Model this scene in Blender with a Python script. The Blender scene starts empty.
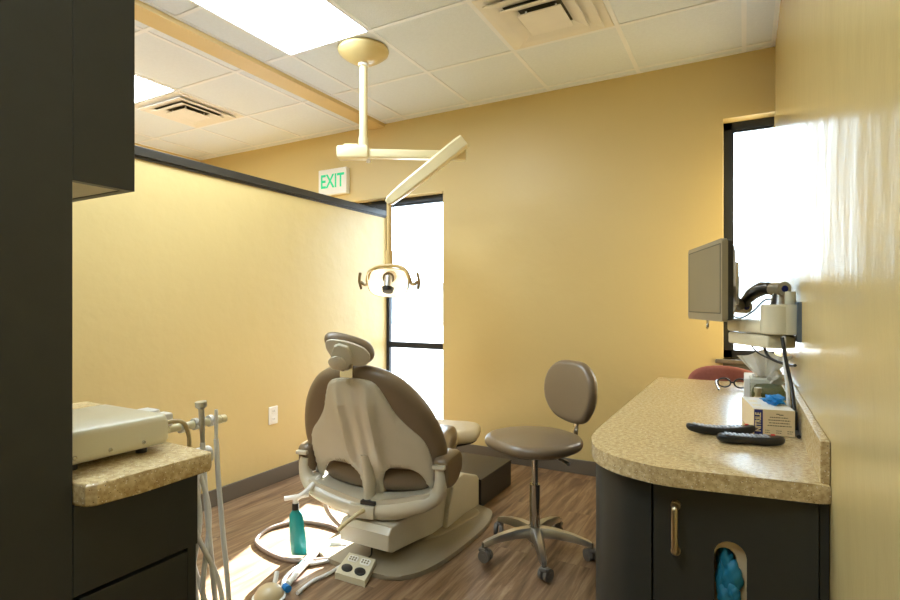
import bpy, bmesh, math, random
from mathutils import Vector, Matrix
random.seed(7)
S = bpy.context.scene
COL = S.collection
PI = math.pi

# ------------------------------------------------------------------ camera
CAMH = 1.183
F, YAW, HY = 534.5, math.radians(28.8), 304.1
cam = bpy.data.cameras.new('camera'); camo = bpy.data.objects.new('camera', cam); COL.objects.link(camo)
camo.location = (0, 0, CAMH); camo.rotation_euler = (PI/2, 0, YAW)
cam.sensor_width = 36; cam.lens = F/900*36; cam.shift_y = (HY-300)/900; cam.clip_start = 0.02; cam.clip_end = 200
S.camera = camo

# ------------------------------------------------------------------ world, sun, exposure
W = bpy.data.worlds.new('sky'); S.world = W; W.use_nodes = True
bg = W.node_tree.nodes['Background']; bg.inputs[0].default_value = (0.66, 0.83, 1.0, 1); bg.inputs[1].default_value = 7.0
sun = bpy.data.lights.new('sun', 'SUN'); suno = bpy.data.objects.new('sun', sun); COL.objects.link(suno)
sun.energy = 46; sun.angle = math.radians(0.6); sun.color = (1.0, 0.98, 0.95)
suno.location = (-6, 12, 8)
suno.rotation_euler = Vector((0.285*0.85, -0.85, -0.51)).to_track_quat('-Z', 'Y').to_euler()
S.view_settings.view_transform = 'Standard'; S.view_settings.look = 'None'
S.view_settings.exposure = 0.66; S.view_settings.gamma = 1.0; S.view_settings.use_curve_mapping = False
PANEL_STRENGTH = 11.5

XR, YB, XP, HC = 0.162, 3.70, -2.718, 2.713
TS = 0.6096; GX, GY = -1.828, 2.403
_c, _s = math.cos(YAW), math.sin(YAW)
def ray(px, py):
    r = (px-450)/F
    return Vector((r*_c-_s, r*_s+_c, (HY-py)/F))
def atZ(px, py, z): d = ray(px, py); t = (z-CAMH)/d.z; return Vector((d.x*t, d.y*t, z))
def atX(px, py, x): d = ray(px, py); t = x/d.x; return Vector((x, d.y*t, d.z*t+CAMH))
def atY(px, py, y): d = ray(px, py); t = y/d.y; return Vector((d.x*t, y, d.z*t+CAMH))
def atD(px, py, D): d = ray(px, py)*D; return Vector((d.x, d.y, d.z+CAMH))

# ------------------------------------------------------------------ materials
def lin(c):
    return tuple((x/12.92 if x <= 0.04045 else ((x+0.055)/1.055)**2.4) for x in (v/255 for v in c))
MC = {}
def mat(name, rgb, rough=0.5, metal=0.0, bump=None, coat=0.0, spec=0.5, var=None, emit=None, aniso_scale=None):
    if name in MC: return MC[name]
    m = bpy.data.materials.new(name); m.use_nodes = True; MC[name] = m
    nt = m.node_tree; b = nt.nodes['Principled BSDF']
    c = lin(rgb)
    b.inputs['Base Color'].default_value = (*c, 1)
    b.inputs['Roughness'].default_value = rough; b.inputs['Metallic'].default_value = metal
    b.inputs['Coat Weight'].default_value = coat; b.inputs['Coat Roughness'].default_value = 0.15
    b.inputs['Specular IOR Level'].default_value = spec
    tc = nt.nodes.new('ShaderNodeTexCoord')
    n = nt.nodes.new('ShaderNodeTexNoise'); nt.links.new(tc.outputs['Object'], n.inputs['Vector'])
    sc, amt = var if var else (9.0, 0.05)
    n.inputs['Scale'].default_value = sc; n.inputs['Detail'].default_value = 4
    mx = nt.nodes.new('ShaderNodeMix'); mx.data_type = 'RGBA'
    mx.inputs[6].default_value = (*[v*(1-amt) for v in c], 1); mx.inputs[7].default_value = (*[min(1, v*(1+amt)) for v in c], 1)
    nt.links.new(n.outputs['Fac'], mx.inputs[0]); nt.links.new(mx.outputs[2], b.inputs['Base Color'])
    if bump:
        bs, st, dist = bump[:3]
        n2 = nt.nodes.new('ShaderNodeTexNoise'); n2.inputs['Scale'].default_value = bs; n2.inputs['Detail'].default_value = bump[3] if len(bump) > 3 else 4
        if aniso_scale:
            mp = nt.nodes.new('ShaderNodeMapping'); mp.inputs['Scale'].default_value = aniso_scale
            nt.links.new(tc.outputs['Object'], mp.inputs[0]); nt.links.new(mp.outputs[0], n2.inputs['Vector'])
        else: nt.links.new(tc.outputs['Object'], n2.inputs['Vector'])
        bp = nt.nodes.new('ShaderNodeBump'); bp.inputs['Strength'].default_value = st; bp.inputs['Distance'].default_value = dist
        nt.links.new(n2.outputs['Fac'], bp.inputs['Height']); nt.links.new(bp.outputs[0], b.inputs['Normal'])
    if emit:
        b.inputs['Emission Color'].default_value = (*emit[0], 1); b.inputs['Emission Strength'].default_value = emit[1]
    return m

WALLC = (211, 188, 130)
M_wall = mat('wall_paint', WALLC, 0.42, bump=(7, 0.34, 0.012, 6), var=(2.5, 0.03), spec=0.5)
M_wall_r = mat('wall_paint_textured', WALLC, 0.25, bump=(5, 0.5, 0.014, 9), var=(2.5, 0.03), spec=0.6, aniso_scale=(1, 0.8, 0.4))
M_ceil = mat('ceiling_tile', (226, 234, 246), 0.95, bump=(140, 0.5, 0.003, 2), var=(60, 0.05), spec=0.1)
M_grid = mat('ceiling_grid_metal', (236, 240, 250), 0.4)
M_base = mat('baseboard_vinyl', (104, 94, 82), 0.45)
M_dark = mat('charcoal_laminate', (48, 49, 45), 0.42, var=(24, 0.13), bump=(120, 0.06, 0.001))
M_darkin = mat('cabinet_core_dark', (26, 25, 24), 0.7)
M_capm = mat('charcoal_cap', (54, 50, 44), 0.36)
M_frame = mat('window_aluminium_dark', (34, 38, 46), 0.35, metal=0.2)
M_cream = mat('cream_plastic', (214, 206, 180), 0.32, coat=0.25)
M_creamlamp = mat('cream_enamel', (228, 212, 168), 0.3, coat=0.3)
M_chaircream = mat('dental_cream_plastic', (206, 198, 178), 0.30, coat=0.3)
M_brown = mat('taupe_vinyl', (122, 104, 82), 0.34, coat=0.15, bump=(180, 0.05, 0.001))
M_tanlit = mat('window_lit_taupe_vinyl', (196, 180, 148), 0.38)  # leg rest's taupe vinyl made paler: window light put into the colour
M_chrome = mat('chrome', (210, 208, 204), 0.12, metal=1.0)
M_alu = mat('brushed_aluminium', (205, 204, 202), 0.28, metal=1.0)
M_nickel = mat('brass_nickel', (180, 165, 135), 0.28, metal=1.0)
M_black = mat('black_plastic', (22, 22, 24), 0.35)
M_rubber = mat('rubber_grey', (110, 104, 96), 0.55)
M_white = mat('white_plastic', (236, 234, 228), 0.35)
M_whitep = mat('white_paper', (238, 236, 230), 0.85)
M_teal = mat('teal_rubber', (20, 150, 150), 0.38, coat=0.2)
M_blue = mat('blue_nitrile', (30, 130, 205), 0.45, bump=(40, 0.5, 0.006), var=(12, 0.2))
M_blued = mat('teal_blue_nitrile', (28, 118, 150), 0.45, bump=(25, 0.3, 0.005), var=(12, 0.25))
M_navy = mat('navy_print', (24, 34, 110), 0.6)
M_card = mat('box_card', (226, 205, 165), 0.7)
M_red = mat('red_fabric', (156, 92, 80), 0.9, bump=(300, 0.5, 0.002), var=(80, 0.2))
M_screen = mat('dark_screen', (124, 116, 96), 0.3, coat=0.2)
M_bezel = mat('grey_bezel', (146, 136, 114), 0.35)
M_green = mat('exit_green', (20, 190, 130), 0.5, emit=((0.0, 0.6, 0.3), 0.25))
M_redb = mat('red_button', (210, 50, 40), 0.4)
M_keys = mat('pale_buttons', (170, 175, 190), 0.35)
M_olive = mat('olive_cloth', (92, 92, 48), 0.9, bump=(60, 0.4, 0.004))
M_cotton = mat('cotton_roll', (228, 200, 150), 0.9, bump=(80, 0.4, 0.003))
M_hose = mat('grey_hose', (232, 232, 232), 0.35, coat=0.2)
M_hosep = mat('taupe_hose', (138, 120, 108), 0.4)
M_sill = mat('sill_stone', (108, 98, 84), 0.3)
M_apron = mat('apron_panel', (88, 82, 70), 0.5)
M_out = mat('asphalt_pale', (150, 150, 148), 0.9)
M_outb = mat('pale_siding', (215, 215, 210), 0.9)
M_grey = mat('grey_print', (140, 128, 105), 0.7)
M_duct = mat('duct_dark', (84, 80, 72), 0.8)
M_amber = mat('amber_vinyl', (206, 186, 146), 0.35, coat=0.3)

def emis(name, col, st):
    m = bpy.data.materials.new(name); m.use_nodes = True; nt = m.node_tree
    b = nt.nodes['Principled BSDF']; b.inputs['Base Color'].default_value = (0.9, 0.9, 0.9, 1)
    b.inputs['Emission Color'].default_value = (*col, 1); b.inputs['Emission Strength'].default_value = st
    return m
M_panel = emis('lit_diffuser', (0.78, 0.92, 1.0), PANEL_STRENGTH)
M_lampglow = emis('lit_lamp_reflector', (1.0, 0.84, 0.55), 0.6)

def glass(name, tint=(1, 1, 1), gloss_rough=0.0):
    m = bpy.data.materials.new(name); m.use_nodes = True; nt = m.node_tree; nt.nodes.clear()
    o = nt.nodes.new('ShaderNodeOutputMaterial'); t = nt.nodes.new('ShaderNodeBsdfTransparent'); t.inputs[0].default_value = (*tint, 1)
    g = nt.nodes.new('ShaderNodeBsdfGlossy'); g.inputs['Roughness'].default_value = gloss_rough
    f = nt.nodes.new('ShaderNodeFresnel'); f.inputs[0].default_value = 1.45
    mx = nt.nodes.new('ShaderNodeMixShader'); nt.links.new(f.outputs[0], mx.inputs[0]); nt.links.new(t.outputs[0], mx.inputs[1]); nt.links.new(g.outputs[0], mx.inputs[2])
    nt.links.new(mx.outputs[0], o.inputs[0]); return m
M_glass = glass('window_glass', (0.96, 0.98, 0.98))
M_clear = glass('clear_acrylic', (0.94, 0.94, 0.90))

def counter_mat():
    m = bpy.data.materials.new('speckled_solid_surface'); m.use_nodes = True; nt = m.node_tree; b = nt.nodes['Principled BSDF']
    tc = nt.nodes.new('ShaderNodeTexCoord')
    base = nt.nodes.new('ShaderNodeTexNoise'); base.inputs['Scale'].default_value = 90; base.inputs['Detail'].default_value = 5
    nt.links.new(tc.outputs['Object'], base.inputs[0])
    r = nt.nodes.new('ShaderNodeValToRGB'); e = r.color_ramp.elements
    e[0].position = .34; e[0].color = (*lin((180, 152, 106)), 1); e[1].position = .66; e[1].color = (*lin((216, 194, 148)), 1)
    nt.links.new(base.outputs['Fac'], r.inputs[0])
    last = r.outputs[0]
    for sc, th, col in ((170, .16, (140, 112, 72)), (130, .16, (232, 222, 196)), (80, .08, (84, 66, 44))):
        v = nt.nodes.new('ShaderNodeTexVoronoi'); v.inputs['Scale'].default_value = sc; nt.links.new(tc.outputs['Object'], v.inputs['Vector'])
        l = nt.nodes.new('ShaderNodeMath'); l.operation = 'LESS_THAN'; l.inputs[1].default_value = th; nt.links.new(v.outputs['Distance'], l.inputs[0])
        mx = nt.nodes.new('ShaderNodeMix'); mx.data_type = 'RGBA'; nt.links.new(l.outputs[0], mx.inputs[0]); nt.links.new(last, mx.inputs[6]); mx.inputs[7].default_value = (*lin(col), 1)
        last = mx.outputs[2]
    nt.links.new(last, b.inputs['Base Color']); b.inputs['Roughness'].default_value = 0.26
    return m
M_ctr = counter_mat()

def floor_mat():
    m = bpy.data.materials.new('wood_plank_vinyl'); m.use_nodes = True; nt = m.node_tree; b = nt.nodes['Principled BSDF']
    tc = nt.nodes.new('ShaderNodeTexCoord')
    mp = nt.nodes.new('ShaderNodeMapping'); mp.inputs['Rotation'].default_value = (0, 0, PI/2); nt.links.new(tc.outputs['Object'], mp.inputs[0])
    br = nt.nodes.new('ShaderNodeTexBrick'); br.inputs['Scale'].default_value = 1; br.inputs['Brick Width'].default_value = 1.2; br.inputs['Row Height'].default_value = 0.15
    br.inputs['Mortar Size'].default_value = 0.0012; br.inputs['Bias'].default_value = 0
    br.inputs['Color1'].default_value = (0, 0, 0, 1); br.inputs['Color2'].default_value = (1, 1, 1, 1); br.inputs['Mortar'].default_value = (.3, .3, .3, 1)
    nt.links.new(mp.outputs[0], br.inputs['Vector'])
    sc = nt.nodes.new('ShaderNodeMapping'); sc.inputs['Scale'].default_value = (9, 0.8, 1)
    nt.links.new(tc.outputs['Object'], sc.inputs[0])
    ad = nt.nodes.new('ShaderNodeVectorMath'); ad.operation = 'MULTIPLY_ADD'; ad.inputs[1].default_value = (7, 7, 7)
    nt.links.new(br.outputs['Color'], ad.inputs[0]); nt.links.new(sc.outputs[0], ad.inputs[2])
    n = nt.nodes.new('ShaderNodeTexNoise'); n.inputs['Scale'].default_value = 3.2; n.inputs['Detail'].default_value = 7; n.inputs['Roughness'].default_value = .62; n.inputs['Distortion'].default_value = .5
    nt.links.new(ad.outputs[0], n.inputs[0])
    r = nt.nodes.new('ShaderNodeValToRGB'); cr = r.color_ramp; cr.elements[0].position = .3; cr.elements[0].color = (*lin((84, 58, 38)), 1)
    cr.elements[1].position = .72; cr.elements[1].color = (*lin((172, 146, 116)), 1)
    x = cr.elements.new(.5); x.color = (*lin((132, 102, 74)), 1)
    nt.links.new(n.outputs['Fac'], r.inputs[0])
    mx = nt.nodes.new('ShaderNodeMix'); mx.data_type = 'RGBA'; mx.blend_type = 'MULTIPLY'; mx.inputs[0].default_value = .5
    r2 = nt.nodes.new('ShaderNodeMapRange'); r2.inputs[3].default_value = .65; r2.inputs[4].default_value = 1.1
    nt.links.new(br.outputs['Color'], r2.inputs[0]); nt.links.new(r.outputs[0], mx.inputs[6]); nt.links.new(r2.outputs[0], mx.inputs[7])
    nt.links.new(mx.outputs[2], b.inputs['Base Color']); b.inputs['Roughness'].default_value = .40
    bp = nt.nodes.new('ShaderNodeBump'); bp.inputs['Strength'].default_value = .15; bp.inputs['Distance'].default_value = .002
    nt.links.new(n.outputs['Fac'], bp.inputs['Height']); nt.links.new(bp.outputs[0], b.inputs['Normal'])
    return m
M_floor = floor_mat()

# ------------------------------------------------------------------ mesh helpers
def link(name, bm, m, parent=None, smooth=False, auto=None):
    me = bpy.data.meshes.new(name)
    bmesh.ops.recalc_face_normals(bm, faces=bm.faces[:])
    bm.to_mesh(me); bm.free()
    o = bpy.data.objects.new(name, me); COL.objects.link(o)
    for x in (m if isinstance(m, (list, tuple)) else [m]): me.materials.append(x)
    if smooth or auto is not None:
        a = auto if auto is not None else 0.7
        for p in me.polygons: p.use_smooth = True
        b2 = bmesh.new(); b2.from_mesh(me)
        for e in b2.edges:
            if len(e.link_faces) == 2 and e.calc_face_angle(0) > a: e.smooth = False
        b2.to_mesh(me); b2.free()
    if parent is not None:
        o.parent = parent; o.matrix_parent_inverse = parent.matrix_basis.inverted()
    return o
def struct(name, bm, m, parent=None, **k):
    o = link(name, bm, m, parent, **k)
    if parent is None: o['kind'] = 'structure'
    return o
def thing(name, label, cat, loc=(0, 0, 0), group=None):
    o = bpy.data.objects.new(name, None); COL.objects.link(o); o.location = loc; o.empty_display_size = .05
    o['label'] = label; o['category'] = cat
    if group: o['group'] = group
    return o
def tag(o, label, cat, group=None):
    o['label'] = label; o['category'] = cat
    if group: o['group'] = group
    return o
def box(bm, a, b, bev=0.0, seg=2, mtx=None, mi=0):
    x0, y0, z0 = a; x1, y1, z1 = b
    t = bmesh.new(); bmesh.ops.create_cube(t, size=1)
    for v in t.verts: v.co = Vector(((v.co.x+.5)*(x1-x0)+x0, (v.co.y+.5)*(y1-y0)+y0, (v.co.z+.5)*(z1-z0)+z0))
    if bev > 0: bmesh.ops.bevel(t, geom=t.edges[:], offset=bev, segments=seg, profile=.5, affect='EDGES', clamp_overlap=True)
    merge(bm, t, mtx, mi); return bm
def merge(bm, t, mtx=None, mi=0):
    bmesh.ops.recalc_face_normals(t, faces=t.faces[:])
    mp = {}
    for v in t.verts: mp[v] = bm.verts.new(mtx @ v.co if mtx else v.co)
    for f in t.faces:
        try: g = bm.faces.new([mp[v] for v in f.verts]); g.material_index = mi if mi else f.material_index; g.smooth = f.smooth
        except ValueError: pass
    t.free()
def NB(): return bmesh.new()
def boxes(*lst, bev=0.0, seg=2):
    bm = NB()
    for a, b in lst: box(bm, a, b, bev, seg)
    return bm
def frame_of(d):
    d = d.normalized(); u = Vector((0, 0, 1)) if abs(d.z) < .95 else Vector((1, 0, 0))
    x = d.cross(u).normalized(); y = x.cross(d).normalized(); return x, y
def tube(bm, pts, rad, n=12, cap=True, sx=1.0, sy=1.0, up=None):
    pts = [Vector(p) for p in pts]
    rads = rad if isinstance(rad, (list, tuple)) else [rad]*len(pts)
    t = bmesh.new(); rings = []; x = y = None
    for i, p in enumerate(pts):
        d = (pts[min(i+1, len(pts)-1)]-pts[max(i-1, 0)]).normalized()
        if x is None:
            if up is not None: x = d.cross(Vector(up)).normalized(); y = x.cross(d).normalized()
            else: x, y = frame_of(d)
        else:
            x = (x-d*x.dot(d)).normalized(); y = x.cross(d).normalized()
        rings.append([t.verts.new(p+(x*math.cos(2*PI*k/n)*sx+y*math.sin(2*PI*k/n)*sy)*rads[i]) for k in range(n)])
    for a, b in zip(rings, rings[1:]):
        for k in range(n): t.faces.new([a[k], a[(k+1) % n], b[(k+1) % n], b[k]])
    if cap: t.faces.new(rings[0][::-1]); t.faces.new(rings[-1])
    merge(bm, t); return bm
def cr(pts, n=8, closed=False):
    pts = [Vector(p) for p in pts]; out = []; N = len(pts)
    for i in range(N if closed else N-1):
        g = (lambda j: pts[j % N]) if closed else (lambda j: pts[min(max(j, 0), N-1)])
        p0, p1, p2, p3 = g(i-1), g(i), g(i+1), g(i+2)
        for k in range(n):
            t = k/n
            out.append(.5*((2*p1)+(p2-p0)*t+(2*p0-5*p1+4*p2-p3)*t*t+(3*p1-p0-3*p2+p3)*t**3))
    if not closed: out.append(pts[-1])
    return out
def lathe(bm, prof, c, n=32, axis='z', mtx=None):
    t = bmesh.new(); rings = []
    for r, z in prof:
        if r < 1e-6: rings.append([t.verts.new((0, 0, z))])
        else: rings.append([t.verts.new((r*math.cos(2*PI*k/n), r*math.sin(2*PI*k/n), z)) for k in range(n)])
    for a, b in zip(rings, rings[1:]):
        if len(a) == 1 and len(b) == 1: continue
        for k in range(n):
            if len(a) == 1: t.faces.new([a[0], b[k], b[(k+1) % n]])
            elif len(b) == 1: t.faces.new([a[k], a[(k+1) % n], b[0]])
            else: t.faces.new([a[k], a[(k+1) % n], b[(k+1) % n], b[k]])
    if len(rings[0]) > 1: t.faces.new(rings[0])
    if len(rings[-1]) > 1: t.faces.new(rings[-1])
    m = Matrix.Translation(Vector(c))
    if mtx is not None: m = m @ mtx
    merge(bm, t, m); return bm
def cyl(bm, a, b, r, n=20, r2=None):
    return tube(bm, [a, b], [r, r if r2 is None else r2], n)
def prism(bm, poly, w0, w1, fn, bev=0.0, seg=2):
    """poly (u,v) extruded from w0 to w1, mapped by fn(u,v,w)"""
    t = bmesh.new()
    a = [t.verts.new((u, v, w0)) for u, v in poly]; b = [t.verts.new((u, v, w1)) for u, v in poly]
    t.faces.new(a[::-1]); t.faces.new(b); n = len(poly)
    for k in range(n): t.faces.new([a[k], a[(k+1) % n], b[(k+1) % n], b[k]])
    if bev > 0:
        es = [e for e in t.edges if abs(e.verts[0].co.z-e.verts[1].co.z) < 1e-7]
        bmesh.ops.bevel(t, geom=es, offset=bev, segments=seg, profile=.5, affect='EDGES', clamp_overlap=True)
    for v in t.verts: v.co = fn(*v.co)
    merge(bm, t); return bm
def pillow(bm, poly, h0, h1, r, fn, bulge0=0.0, bulge1=0.0, nr=5):
    """soft slab: outline poly in u,v; thickness from w=h0 to h1, edge radius r, centre bulges"""
    cx = sum(p[0] for p in poly)/len(poly); cy = sum(p[1] for p in poly)/len(poly); n = len(poly)
    rings = []; mid = (h0+h1)/2; hh = (h1-h0)/2
    def ring(inset, w, sc=1.0):
        out = []
        for (u, v) in poly:
            du, dv = u-cx, v-cy; L = math.hypot(du, dv) or 1; k = max(0, (L-inset)/L)*sc
            out.append((cx+du*k, cy+dv*k, w))
        return out
    for s in (.25, .5, .72, .88): rings.append(ring(r, h0-bulge0*(1-s*s), s))
    for k in range(nr+1): a = PI/2*(1-k/nr); rings.append(ring(r*(1-math.cos(a)), mid-hh*math.sin(a)))
    for k in range(1, nr+1): a = PI/2*k/nr; rings.append(ring(r*(1-math.cos(a)), mid+hh*math.sin(a)))
    for s in (.88, .72, .5, .25): rings.append(ring(r, h1+bulge1*(1-s*s), s))
    t = bmesh.new(); V = [[t.verts.new(fn(*p)) for p in q] for q in rings]
    for a, b in zip(V, V[1:]):
        for k in range(n): t.faces.new([a[k], a[(k+1) % n], b[(k+1) % n], b[k]])
    c0 = t.verts.new(fn(cx, cy, h0-bulge0)); c1 = t.verts.new(fn(cx, cy, h1+bulge1))
    for k in range(n): t.faces.new([c0, V[0][(k+1) % n], V[0][k]]); t.faces.new([c1, V[-1][k], V[-1][(k+1) % n]])
    merge(bm, t); return bm
def smoothpoly(pts, n=5):
    return [(p.x, p.y) for p in cr([(a, b, 0) for a, b in pts], n, closed=True)]
def rrect(x0, y0, x1, y1, r, n=5):
    out = []
    for cx, cy, a0 in ((x1-r, y1-r, 0), (x0+r, y1-r, 90), (x0+r, y0+r, 180), (x1-r, y0+r, 270)):
        for k in range(n+1): a = math.radians(a0+90*k/n); out.append((cx+r*math.cos(a), cy+r*math.sin(a)))
    return out
XYZ = lambda u, v, w: Vector((u, v, w))
XZY = lambda u, v, w: Vector((u, w, v))     # outline in x,z ; depth along y
YZX = lambda u, v, w: Vector((w, u, v))     # outline in y,z ; depth along x
def text_bm(txt, size, mtx, depth=0.0008, offset=0.0, sx=1.0):
    cu = bpy.data.curves.new('t', 'FONT'); cu.body = txt; cu.size = size; cu.extrude = depth; cu.offset = offset; cu.align_x = 'CENTER'; cu.align_y = 'CENTER'
    o = bpy.data.objects.new('t', cu); COL.objects.link(o); bpy.context.view_layer.update()
    me = bpy.data.meshes.new_from_object(o.evaluated_get(bpy.context.evaluated_depsgraph_get()))
    bm = NB(); bm.from_mesh(me); bpy.data.objects.remove(o); bpy.data.curves.remove(cu); bpy.data.meshes.remove(me)
    for v in bm.verts: v.co.x *= sx
    bm.transform(mtx); return bm
def axes(o, x, y, z):
    m = Matrix((Vector(x), Vector(y), Vector(z))).transposed().to_4x4(); m.translation = Vector(o); return m

# ------------------------------------------------------------------ structure
XL = -5.05; Y0 = -1.6
struct('floor', boxes(((XL-.2, Y0-.2, -.1), (XR+.3, YB+.2, 0))), M_floor)
cl = struct('ceiling', boxes(((XL-.2, Y0-.2, HC), (XR+.3, YB+.2, HC+.1))), M_ceil)
bm = NB(); gw = .012; zt = HC-.004
xs = [GX+k*TS for k in (-1, 0, 1, 2, 3)]; ys = [GY+k*TS for k in range(-6, 3)]
for x in xs: box(bm, (x-gw, Y0, zt), (x+gw, YB, HC+.002))
for y in ys: box(bm, (-2.66, y-gw, zt-.0004), (XR, y+gw, HC+.002))
xs2 = [-3.545-k*TS for k in (-1, 0, 1, 2)]
for x in xs2: box(bm, (x-gw, Y0, zt), (x+gw, YB, HC+.002))
for y in ys: box(bm, (XL, y-gw, zt-.0004), (-2.83, y+gw, HC+.002))
for a, b in (((XR-.022, Y0, zt-.001), (XR, YB, HC)), ((-2.66, YB-.02, zt-.001), (XR, YB, HC)), ((XL, YB-.02, zt-.001), (-2.83, YB, HC)), ((-2.86, Y0, zt-.001), (-2.83, YB, HC)), ((-2.66, Y0, zt-.001), (-2.64, YB, HC)), ((XL, Y0, zt-.001), (XL+.02, YB, HC))): box(bm, a, b)
g = struct('ceiling_grid', bm, M_grid, parent=cl)

# back wall with two window openings and an unseen one added for daylight
W1 = (-3.02, -2.098, .15, 2.085); W3 = (-4.7, -3.5, .15, 1.95); W2 = (-.113, XR+.001, .845, 2.325); YO = YB+.15
struct('wall_back', boxes(
    ((XL-.2, YB, 0), (W3[0], YO, HC)), ((W3[0], YB, 0), (W3[1], YO, W3[2])), ((W3[0], YB, W3[3]), (W3[1], YO, HC)), ((W3[1], YB, 0), (W1[0], YO, HC)), ((W1[0], YB, 0), (W1[1], YO, W1[2])), ((W1[0], YB, W1[3]), (W1[1], YO, HC)),
    ((W1[1], YB, 0), (W2[0], YO, HC)), ((W2[0], YB, 0), (XR+.14, YO, W2[2])), ((W2[0], YB, W2[3]), (XR+.14, YO, HC))), M_wall)
struct('wall_right', boxes(((XR, Y0-.2, 0), (XR+.14, YB+.10, HC))), M_wall_r)
struct('wall_partition', boxes(((XP-.114, 0.2, 0), (XP, YB-.001, 1.94)), ((XP-.114, YB-.002, W1[2]), (XP, YB+.10, 1.94))), M_wall)
struct('trim_1', boxes(((XP-.134, 0.18, 1.94), (XP+.018, YB+.10, 1.988)), ((XP-.124, .19, 1.926), (XP+.009, YB+.08, 1.94)), bev=.003), M_capm)
struct('wall_left', boxes(((XL-.2, Y0-.2, 0), (XL, YB+.14, HC))), M_wall)
struct('wall_front', boxes(((XL-.2, Y0-.2, 0), (XR+.14, Y0, HC))), M_wall)
struct('trim_2', boxes(((-2.81, Y0, HC-.032), (-2.66, YB, HC))), mat('beam_paint', (214, 190, 136), .5))
def baseb(name, a, b): struct(name, boxes((a, b), bev=.004), M_base)
baseb('baseboard_back', (XP, YB-.012, 0), (-.113, YB, .1)); baseb('baseboard_left', (XP, .2, 0), (XP+.012, YB-.012, .1))
baseb('baseboard_right', (XR-.012, 3.06, 0), (XR, YB-.012, .1))

def window(name, X0, X1, z0, z1, bars_v, bars_h, fw=.05):
    y0, y1 = YB+.10, YB+.14
    bm = NB()
    for a, b in (((X0, y0, z0), (X0+fw, y1, z1)), ((X1-fw, y0, z0), (X1, y1, z1)), ((X0, y0, z0), (X1, y1, z0+fw)), ((X0, y0, z1-fw), (X1, y1, z1))): box(bm, a, b, .002)
    # glazing bead
    for a, b in (((X0+fw, y0+.012, z0+fw), (X0+fw+.008, y1-.01, z1-fw)), ((X1-fw-.008, y0+.012, z0+fw), (X1-fw, y1-.01, z1-fw)), ((X0, y0+.012, z1-fw-.012), (X1, y1-.01, z1-fw))): box(bm, a, b)
    r = struct(name, bm, M_frame)
    bm = NB()
    for x, w in bars_v: box(bm, (x-w/2, y0, z0+fw), (x+w/2, y1, z1-fw), .002)
    for z, w in bars_h: box(bm, (X0+fw, y0+.001, z-w/2), (X1-fw, y1-.001, z+w/2), .002)
    if bars_v or bars_h: link('mullion', bm, M_frame, r)
    link('glass_pane', boxes(((X0+fw, y0+.024, z0+fw), (X1-fw, y0+.026, z1-fw))), M_glass, r)
    return r
window('window_1', W1[0], W1[1], W1[2], W1[3], [(XP-.045, .15)], [(.835, .05)])
window('added_window', W3[0], W3[1], W3[2], W3[3], [], [(.835, .05)])  # unseen window, added so daylight brightens the ceiling beyond the partition
w2 = window('window_2', W2[0], XR+.14, W2[2], W2[3], [], [])
link('window_sill', boxes(((-.155, YB-.035, .820), (XR-.001, YB+.10, .845)), bev=.006), M_sill, w2)
link('apron_panel', boxes(((-.113, YB-.012, .1), (XR-.001, YB+.002, .819))), M_apron, w2)

# outside: ground and a pale building far across the lot
struct('ground', boxes(((-60, YB+.25, -.3), (40, 90, -.15))), M_out)
bm = boxes(((-40, 34, -.15), (10, 42, 2.4)))
bl = link('building', bm, M_outb); tag(bl, 'pale low building across the lot, washed out behind the window glass', 'building')
link('roof_band', boxes(((-40.3, 33.6, 2.4), (10.3, 42.3, 2.7))), M_out, bl)
for k in range(4): link('window', boxes(((-26+k*7, 33.95, .8), (-22.5+k*7, 34.0, 1.9))), M_out, bl)

# ------------------------------------------------------------------ ceiling lights and vents
def panel(label, x0, y0, x1, y1, group='flat ceiling light panels'):
    t = thing('ceiling_light', label, 'ceiling light', ((x0+x1)/2, (y0+y1)/2, HC), group)
    b = NB()
    for a, c in (((x0, y0), (x1, y0+.022)), ((x0, y1-.022), (x1, y1)), ((x0, y0), (x0+.022, y1)), ((x1-.022, y0), (x1, y1))): box(b, (a[0], a[1], HC-.007), (c[0], c[1], HC-.0005))
    link('frame', b, M_grid, t)
    link('diffuser', boxes(((x0+.004, y0+.004, HC-.0085), (x1-.004, y1-.004, HC-.0075))), M_panel, t)
panel('bright rectangular ceiling light beside the lamp canopy', GX-TS+.01, GY-2*TS+.01, GX-.01, GY-.01)
panel('bright rectangular ceiling light beyond the partition, next to a vent', -3.545-TS+.01, GY-2*TS+.01, -3.545-.01, GY-.01)
panel('added out-of-view fill panel over the doorway side of the room', GX+TS+.01, GY-5*TS+.01, GX+2*TS-.01, GY-3*TS-.01)  # outside the frame, added to brighten the room
panel('added out-of-view fill panel in the aisle behind the tall cabinet', GX-TS+.01, GY-5*TS+.01, GX-.01, GY-3*TS-.01)  # unseen panel behind the camera, put in as extra fill light
panel('added out-of-view fill panel over the far side of the partition, nearer the entrance', -3.545-TS+.01, GY-5*TS+.01, -3.545-.01, GY-3*TS-.01)  # added out of view to brighten the ceiling past the partition

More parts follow.
